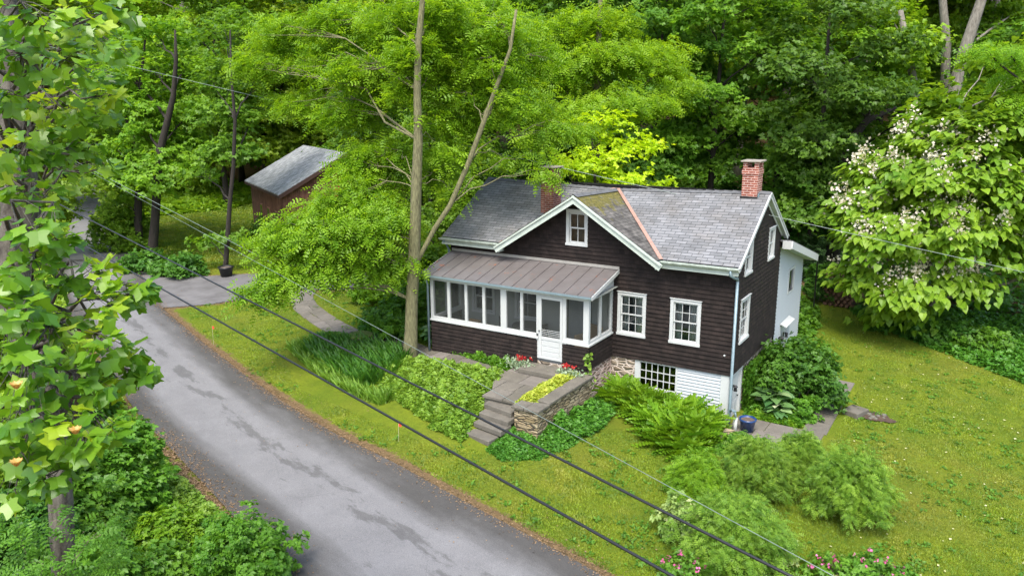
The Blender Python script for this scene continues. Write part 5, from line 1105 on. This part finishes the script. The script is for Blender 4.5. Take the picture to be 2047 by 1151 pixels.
def cover(name,poly,n,h,size,lm,tm=TC3,seed=1,mound=.5,tilt=.5,kind='stuff',world=False,zf=None,up=False,edge=.25):
    r=np.random.default_rng(seed); P=np.array(poly if world else [G(*p)[:2] for p in poly]); lo,hi=P.min(0),P.max(0); pts=np.empty((0,2))
    while len(pts)<n: q=r.uniform(lo,hi,(n*2,2)); pts=np.vstack([pts,q[inpoly(q[:,0],q[:,1],P)]])
    pts=pts[:n]; ed=pdist(pts[:,0],pts[:,1],P,True); f=np.clip(ed/max(edge,h*.9),.12,1)**.6
    wv=(np.sin(pts[:,0]*5.1+seed)*np.sin(pts[:,1]*4.3+seed*2)+np.sin(pts[:,0]*11+pts[:,1]*7))*.5
    zz=TZ(pts[:,0],pts[:,1]) if zf is None else zf(pts[:,0],pts[:,1])
    C=np.c_[pts,zz+h*f*(1-mound*.5+mound*.5*wv)*r.uniform(.35,1,n)]
    a=r.random(n)*6.283
    if up: D=nrmz(np.c_[np.cos(a)*.5,np.sin(a)*.5,np.full(n,1.)+r.normal(size=n)*.2]); N=nrmz(np.c_[-np.cos(a),-np.sin(a),np.full(n,.5)]); C[:,2]=zz
    else: D=nrmz(np.c_[np.cos(a),np.sin(a),r.normal(size=n)*.3]); N=nrmz(np.array([0,0,1.])+r.normal(size=(n,3))*tilt)
    var=np.clip(.5+.28*wv+r.normal(size=n)*.22,0,1)
    return tag(leaves(name,C,N,D,size*r.uniform(.7,1.25,n),var,tm,L_[lm]),kind=kind)
cover('creeping_ground_cover',[(1000,868),(978,895),(1005,915),(1090,916),(1150,890),(1172,852),(1215,827),(1270,822),(1325,838),(1350,820),(1300,775),(1235,765),(1200,758),(1165,775),(1110,808),(1090,850),(1078,866),(1040,838)],9000,.16,.075,'cover',seed=21)
cover('perennial_bed',[(775,735),(845,718),(905,732),(960,742),(1005,748),(1013,768),(978,790),(960,806),(958,828),(935,842),(925,866),(885,858),(830,826),(775,785),(745,755)],13000,.42,.13,'peren',TC5,seed=22,mound=.8)
cover('step_edge_planting',[(-5.35,-6.35),(-5.6,-5.6),(-5.75,-4.9),(-6.05,-4.3),(-6.7,-4.6),(-6.6,-6.2)],2600,.38,.10,'peren',TC3,seed=45,world=True,mound=.7)
cover('step_edge_planting',[(-4.62,-6.3),(-4.58,-5.1),(-3.6,-5.1),(-3.2,-5.8),(-4,-6.5)],2600,.22,.075,'cover',TC3,seed=46,world=True,mound=.7)
cover('border_planting',[(845,672),(868,692),(905,706),(960,724),(1010,741),(1056,738),(1062,722),(1000,700),(900,672),(860,660)],6000,.42,.12,'shrub',TC3,seed=23,mound=.9)
cover('daylily_bed',[(640,690),(700,690),(760,700),(812,712),(812,735),(770,765),(715,775),(660,745),(615,715)],2600,.5,.62,'lily',TBLADE,seed=24,up=True)
cover('daylily_bed',[(575,700),(620,688),(665,745),(720,780),(790,800),(760,812),(690,785),(620,740)],1800,.3,.42,'peren',TBLADE,seed=25,up=True)
cover('low_perennials',[(590,690),(640,668),(715,672),(740,690),(700,705),(620,712)],2200,.25,.11,'shrub',TC3,seed=26)
cover('wall_creeper',[(-4.1,-4.55),(-3.2,-5.1),(-2.9,-3),(-3.1,-1.5),(-3.9,-1.6)],7000,.95,.10,'cover',TC3,seed=38,world=True,mound=.8,edge=.4)
cover('yellow_ground_cover',[(-4.62,-4.75),(-4.12,-4.7),(-4.05,-1.85),(-4.45,-1.7),(-4.72,-3.2)],3600,.26,.085,'yellow',TC3,seed=27,world=True,zf=lambda x,y:x*0-.2,mound=.7,edge=.1)
cover('unmown_strip',[(1690,612),(1740,650),(1800,672),(1900,710),(2047,768),(2200,830),(2300,760),(2047,640),(1900,620),(1750,600)],16000,.32,.15,'cover',TC3,seed=28,mound=.7)
cover('bed_by_house_side',[(.25,1.1),(.7,1.02),(1.9,1.02),(1.92,2.0),(1.93,4.5),(1.9,6.2),(1.2,7.2),(.3,7.5),(.1,4),(.1,1.5)],6000,.35,.11,'shrub',TC3,seed=29,world=True)
cover('low_flowering_cover',[(.3,1.0),(1.5,1.0),(1.8,1.05),(1.5,1.5),(.9,1.8),(.4,1.9)],2400,.28,.07,'fern',TC3,seed=30,world=True)
cover('planting_by_retaining_wall',[(.45,-.7),(1.6,-.75),(1.9,-1.4),(1.3,-2.2),(.3,-2.2),(.1,-1.5)],3400,.42,.10,'shrub',TC3,seed=31,world=True)
cover('planting_behind_wing',[(.3,9.2),(.3,12),(-.3,14.5),(-3,16),(-6,14),(-6,9.2)],7000,.7,.16,'shrub',TC3,seed=32,world=True,mound=.9)
cover('roadside_ground_cover',[(330,990),(420,1060),(470,1151),(520,1260),(0,1260),(0,900),(120,860),(250,880)],15000,.25,.13,'fern',TC3,seed=33,mound=.9)
cover('roadside_ground_cover',[(290,862),(345,945),(440,1025),(515,1100),(600,1200),(470,1200),(380,1080),(300,990)],7500,.24,.10,'peren',TC3,seed=39,mound=.95)
cover('roadside_ground_cover',[(0,560),(60,560),(75,470),(110,400),(150,400),(120,520),(130,640),(175,720),(240,800),(285,900),(0,900)],16000,.6,.2,'oak',TC3,seed=34,mound=.9)
cover('woodland_undergrowth',[(-12,17),(2,18.5),(8,17),(16,12),(26,8),(40,20),(20,40),(-14,42)],26000,.6,.30,'dshrub',TC3,seed=35,world=True,mound=.9)
cover('woodland_undergrowth',[(-12,14),(-22,21),(-38,27),(-52,25),(-58,40),(-10,44)],26000,.9,.34,'shrub',TC3,seed=36,world=True,mound=.9)
cover('woodland_undergrowth',[(-47,11),(-52,16),(-64,23),(-56,27),(-46,23),(-44,17)],12000,.8,.30,'oak',TC3,seed=37,world=True,mound=.9)
# hostas
def hosta(p,s,label,seed,lm='hosta'):
    r=np.random.default_rng(seed); n=26; a=r.random(n)*6.283; el=r.uniform(.1,.9,n); D=np.c_[np.cos(a),np.sin(a),el*.5-.1]; C=np.c_[np.cos(a)*.12,np.sin(a)*.12,.12+el*.28]*s; N=np.c_[-np.cos(a)*.25,-np.sin(a)*.25,np.ones(n)]+r.normal(size=(n,3))*.2
    o=leaves('hosta',C,N,D,r.uniform(.24,.36,n)*s,r.random(n),THEART,L_[lm]); o.location=p; tag(o,label,'hosta')
hosta((.85,1.75,Z(.85,1.75)+.15),1.5,'big grey green hosta at the foot of the ivy-covered wall',1); hosta((1.15,1.45,Z(1.15,1.45)+.1),1.1,'smaller hosta in front of the big evergreen bush',2)
p=gp(872,690); hosta(p+np.array([0,0,.15]),1.5,'pale hosta at the left front corner of the porch',3); p=gp(893,676); hosta(p+np.array([0,0,.2]),1.1,'smaller pale hosta right of the corner one against the porch wall',4)
# ivy on the side wall
r=np.random.default_rng(44); n=6500; y=r.uniform(1.42,5.3,n); z=r.uniform(-1.95,-.12,n); k=(z<(-.12-.9*np.clip((y-4.2)/1.2,0,1)*r.random(n)))
y,z=y[k],z[k]; n=len(y); C=np.c_[.0+r.uniform(-.02,.22,n)*(1.1-.3*np.sin(y*5)*np.sin(z*6)),y,z]; N=nrmz(np.array([1,0,.35])+r.normal(size=(n,3))*.4); D=nrmz(np.c_[r.normal(size=n)*.2,r.normal(size=n)*.6,-np.ones(n)])
tag(leaves('climbing_ivy',C,N,D,r.uniform(.08,.13,n),r.random(n),THEART,L_['shrub']),'climbing ivy covering the stone basement wall beside the white door','ivy')
# little vine on porch corner
n=90; t=r.random(n); C=np.c_[-3.86+r.normal(size=n)*.07,-1.80+r.normal(size=n)*.05,-.9+t*1.5]; tag(leaves('vine',C,rv(r,n)*.5+[.5,-.6,.4],rv(r,n)-[0,0,.6],r.uniform(.08,.13,n),r.random(n),THEART,L_['peren']),'thin vine climbing the right corner of the porch','vine')
# silver plants with red flowers either side of the door
for x,lab in ((-6.15,'silvery bedding plants with red geraniums left of the screen door'),(-4.40,'silvery bedding plants with red geraniums right of the screen door')):
    root=empty('flowering_plant',(x,-2.12,-.21),0,lab,'flowers'); n=420; P=r.normal(size=(n,3))*[.22,.14,.10]; P[:,2]=abs(P[:,2])+.05
    leaves('foliage',P,rv(r,n)+[0,0,1],rv(r,n)+[0,0,.6],r.uniform(.06,.11,n),r.random(n),TRH,L_['sage'],root)
    n=60; P=np.repeat(r.normal(size=(6,3))*[.12,.07,.03]+[.02,0,.36],10,0)+r.normal(size=(n,3))*.03; leaves('flower',P,rv(r,n),rv(r,n),np.full(n,.05),r.random(n),TPET,P_red,root)
# ------------------------------------------------------------------ small things
def pot(name,p,r0,h,m,label,cat,fillm=None):
    root=empty(name,p,0,label,cat)
    MB().lathe((0,0,0),[(0,0),(r0*.72,0),(r0*.95,h*.8),(r0*1.06,h*.86),(r0*1.06,h),(r0*.92,h),(r0*.88,h*.88),(0,h*.86)],22).build('bowl',m,root,smooth=True)
    MB().lathe((0,0,h*.88),[(0,.01),(r0*.86,0)],16).build('soil',simple('pot_soil',(.14,.10,.07),.95,.3,20),root)
pot('flower_pot',(.62,-.12,Z(.62,-.12)+.03),.24,.40,simple('blue_glaze',(.012,.045,.16),.25,.15,spec=.7),'glazed blue pot on the flagstones by the basement door','pot')
p=G(453,553); pot('planter_pot',p,.36,.52,M['lampblack'],'black tub at the driveway edge at the foot of the slender yard tree','pot')
ms=empty('standpipe',(.30,-.28,Z(.3,-.28)),0,'white standpipe with grey valve at the front corner of the house','pipe')
MB().tube([(0,0,-.1),(0,0,.42)],.06,10).build('pipe',M['white'],ms,smooth=True); MB().tube([(0,0,.42),(-.02,0,.56),(-.12,.05,.62),(-.2,.12,.55)],.035,8).build('valve',M['galv'],ms,smooth=True); MB().lathe((-.06,.02,.60),[(0,.0),(.07,.0),(.07,.02),(0,.02)],10).build('valve_wheel',M['galv'],ms)
# stump with mossy top
sp_=G(717,690); sp_[0]+=.1
s_=empty('tree_stump',sp_,0,'old tree stump with a mossy top at the end of the garden path','stump')
MB().tube([(0,0,-.2),(0,0,.1),(.02,0,.42)],[.62,.52,.47],14,wob=.08).build('stump_wood',M['bark'],s_,smooth=True)
MB().tube([(.02,0,.40),(.02,0,.45)],[.49,.44],14,wob=.06).build('moss_top',simple('moss',(.12,.17,.02),.95,.3,14,bmp=1,c2=(.07,.09,.015)),s_)
# marker flags
for px,py,h,lab in ((427,690,.75,'small red marker flag on a thin wire in the lawn near the driveway corner'),(797,882,.55,'small red marker flag on a thin wire near the road edge below the perennial bed')):
    p=G(px,py); f_=empty('marker_flag',p,0,lab,'flag'); MB().tube([(0,0,0),(.02,0,h)],.005,5).build('wire_stake',simple('stake_yellow',(.55,.50,.35),.6,.1),f_)
    MB().hexa([(.02,0,h-.10),(.10,.02,h-.11),(.10,.025,h-.11),(.02,.005,h-.10),(.02,0,h),(.10,.02,h-.01),(.10,.025,h-.01),(.02,.005,h)]).build('flag_cloth',simple('flag_red',(.70,.07,.03),.6,.1),f_)
# deer fence posts and mesh behind the wing
fe=empty('wire_fence',(0,0,0),0,'tall thin wire fence on black posts behind the white rear wing','fence')
FPs=[(-.75,11.2),(-.35,13.9),(.15,16.4),(-2.4,17.4),(-5.6,18.0)]
for x,y in FPs: MB().tube([(x,y,Z(x,y)-.3),(x,y,Z(x,y)+2.3)],.035,7).build('post',M['lampblack'],fe)
for (x0,y0),(x1,y1) in zip(FPs[:-1],FPs[1:]):
    mb=MB(); z0,z1=Z(x0,y0),Z(x1,y1)
    for k in range(9): mb.bar((x0,y0,z0+.1+.26*k),(x1,y1,z1+.1+.26*k),.006,.006)
    n=int(math.hypot(x1-x0,y1-y0)/.25)
    for k in range(1,n): t=k/n; mb.bar((x0+(x1-x0)*t,y0+(y1-y0)*t,z0+(z1-z0)*t+.1),(x0+(x1-x0)*t+.001,y0+(y1-y0)*t,z0+(z1-z0)*t+2.18),.005,.005,(0,1,0))
    mb.build('wire_mesh',M['lampblack'],fe)
# firewood stack: each split log
q=G(1682,612); r=np.random.default_rng(3); wm=simple('split_firewood',(.22,.12,.07),.9,.3,7,c2=(.08,.045,.03))
logs=0
for row in range(9):
    for k in range(6-(row%2)):
        x=q[0]+(k-2.5+.5*(row%2))*.24; z=q[2]+.10+row*.165
        o=MB().tube([(0,-.28,0),(0,.28,0)],[.105*r.uniform(.85,1.1)]*2,5).build('firewood_log',wm) if logs<3 else bpy.data.objects[('firewood_log','firewood_log.001','firewood_log.002')[logs%3]].copy()
        if logs>=3: COL.objects.link(o)
        logs+=1; o.location=(x,q[1],z); o.rotation_euler=(0,r.random()*6,r.normal()*.06-.4); tag(o,'split log in the firewood stack left of the catalpa','log','firewood stacked left of the catalpa')
# rock in the unmown strip
r=np.random.default_rng(1)
def rock(p,s,label):
    bm_=[]; d=rv(r,60); mb=MB(); mb.lathe((0,0,-.1),[(.0,0),(.9*s,.05*s),(1.0*s,.25*s),(.7*s,.5*s),(.0,.58*s)],9); o=mb.build('rock',simple('pale_rock',(.42,.38,.34),.9,.25,5,bmp=.6)); o.location=p; o.scale=(1,.7,.8); tag(o,label,'rock')
rock(G(1985,692),.42,'pale pinkish rock in the unmown strip right of the catalpa')
# overhead lines
def wire(name,label,a,b,sag,rad,m,group=None):
    a=np.array(a);b=np.array(b); P=[]
    for i in range(41): t=i/40; P.append(a*(1-t)+b*t+np.array([0,0,-sag*4*t*(1-t)]))
    return tag(MB().tube(P,rad,6).build(name,m,smooth=True),label,'cable',group)
cabm=simple('black_cable',(.012,.014,.016),.5,.1); galvw=simple('pale_wire',(.22,.27,.24),.45,.1,metal=.2)
wire('overhead_cable','upper of the two thick black cables running along the road',AT(-150,272,30),AT(1800,1262,5.2),0,.0125,cabm)
wire('overhead_cable','lower of the two thick black cables running along the road',AT(-60,362,24),AT(1500,1238,5.2),0,.0125,cabm)
wire('service_wire','pale wire crossing from the upper left over the roof to the catalpa',AT(60,84,34),AT(2300,600,22),.12,.009,galvw)
wire('service_wire','thin pale wire falling from the lane over the lawn to the bottom right',AT(130,316,38),AT(1750,1196,9),.0,.005,galvw)
wire('service_wire','thin pale wire ending in the foliage left of the locust trunk',AT(150,322,40),AT(640,575,30),.0,.010,galvw)
# ------------------------------------------------------------------ lawn blades, clover flecks and leaf litter
r=np.random.default_rng(70)
LAWN=[(-23.2,-1.9),(-22.2,-.8),(-21.2,.8),(-19.8,2.4),(-17,3.9),(-13.5,5),(-11.5,4.5),(-10.6,-1.5),(-9.8,-5.5),(-5.8,-6.6),(-4.4,-6.4),(-3.4,-5.2),(-3.0,-3.4),(-1.9,-1.6),(-.5,-2.2),(.5,-2.5),(.5,-1.2),(2.6,-.9),(2.9,1),(2.85,6.2),(1.4,7.5),(.4,9.6),(-.3,12),(.5,16),(1.6,16.2),(2.5,13.4),(4.6,11.4),(7.7,9.3),(16,3),(16,-10),(8,-12.5),(.6,-9.0),(-4.3,-8.1),(-8.8,-7.2),(-14.4,-5.7),(-20.5,-3.6)]
def pts_in(poly,n,r,dexp=1.6,dmin=16):
    P=np.array(poly); lo,hi=P.min(0),P.max(0); out=[]; c=0
    while c<n:
        q=r.uniform(lo,hi,(n*2,2)); k=inpoly(q[:,0],q[:,1],poly); d=np.hypot(q[:,0]-CAM[0],q[:,1]-CAM[1]); k&=r.random(len(q))<np.clip((dmin/d)**dexp,0,1); q=q[k]; out.append(q); c+=len(q)
    return np.vstack(out)[:n]
BEDS=[[(-15.2,-3.9),(-12,-5.9),(-9.8,-6.2),(-6,-6.9),(-5.6,-6.4),(-5.7,-4.3),(-10,-2),(-14.5,-2.3)]]
def blades(name,poly,n,h,w,m,seed,dexp=1.6):
    r=np.random.default_rng(seed); q=pts_in(poly,n,r,dexp); k=~inpoly(q[:,0],q[:,1],BEDS[0])&(pdist(q[:,0],q[:,1],[(-20.6,2.9),(-20.1,1.9),(-17.6,0),(-15,-1.2),(-12.8,-1.75),(-9.7,-2.2)])>.55); q=q[k]; n=len(q); a=r.random(n)*6.283
    D=np.c_[np.cos(a)*.7,np.sin(a)*.7,np.ones(n)]; N=np.c_[-np.cos(a),-np.sin(a),np.full(n,.7)]
    pn=np.sin(q[:,0]*1.7+np.sin(q[:,1]*1.3)*1.5)*np.sin(q[:,1]*1.9+.7)+.5*np.sin(q[:,0]*4.1+q[:,1]*3.3)
    T=(np.array([(-w,0,0),(w,0,0),(0,1,0)]),[(0,1,2)])
    tag(leaves(name,np.c_[q,TZ(q[:,0],q[:,1])],N,D,h*r.uniform(.5,1.2,n)*(1+.25*pn),np.clip(.5+.25*pn+.25*r.normal(size=n),0,1),T,m),kind='stuff')
blades('lawn_grass',LAWN,420000,.042,.26,L_['grassb'],71)
blades('lawn_grass',[(-26,4.6),(-23,5.8),(-18,9),(-20,16),(-30,24),(-44,24),(-50,16),(-46,9),(-38,5),(-31,2.4)],130000,.09,.3,L_['grassb'],72,.8)
q=pts_in(LAWN,2600,r,1.0); q=q[(~inpoly(q[:,0],q[:,1],BEDS[0]))]; q=q[(np.sin(q[:,0]*1.1+1)*np.sin(q[:,1]*1.5+q[:,0]*.4)+r.normal(size=len(q))*.4)>.1]; q=np.repeat(q,12,0)+r.normal(size=(len(q)*12,2))*.07; n=len(q); a=r.random(n)*6.28
tag(leaves('lawn_weeds',np.c_[q,TZ(q[:,0],q[:,1])+.02],rv(r,n)*.4+[0,0,1],np.c_[np.cos(a),np.sin(a),np.full(n,.5)],r.uniform(.05,.10,n),r.random(n),TRH,L_['shrub']),kind='stuff')
# flecks of fallen petals and leaves on the right lawn
q=pts_in([(2.9,-3),(2.9,8),(1.5,14),(4.6,11.4),(7.7,9.3),(14,4),(12,-8),(5,-8)],300,r,.5); n=len(q)
tag(leaves('fallen_petals',np.c_[q,TZ(q[:,0],q[:,1])+.05],rv(r,n)*.3+[0,0,1],rv(r,n)*[1,1,.1],r.uniform(.025,.055,n),r.random(n),TPET,petal('fallen_petal',(.42,.42,.14),(.75,.72,.5))),kind='stuff')
def along(line,n,sd,off,r):
    L=np.array(line); i=r.integers(0,len(L)-1,n); t=r.random(n)[:,None]; p=L[i]*(1-t)+L[i+1]*t; d=nrmz(L[i+1]-L[i]); nn=np.c_[-d[:,1],d[:,0]]; return p+nn*(off+r.normal(size=n)*sd)[:,None]
LT=leafmat('dead_leaf',(.12,.075,.04),(.30,.20,.11),.1,.02)
q=along(RR[40:],6500,.11,.03,r); q2=along(RL[12:],5000,.40,.05,r); q3=along(RR[40:],900,.9,-.2,r); q4=along(RL[20:110],4500,.26,.12,r); q=np.vstack([q,q2,q3,q4]); n=len(q); d=np.hypot(q[:,0]-CAM[0],q[:,1]-CAM[1]); q=q[d<50]; n=len(q)
tag(leaves('leaf_litter',np.c_[q,TZ(q[:,0],q[:,1])+.045],rv(r,n)*.4+[0,0,1],rv(r,n)*[1,1,.15],r.uniform(.025,.06,n),r.random(n),TRH,LT),kind='stuff')
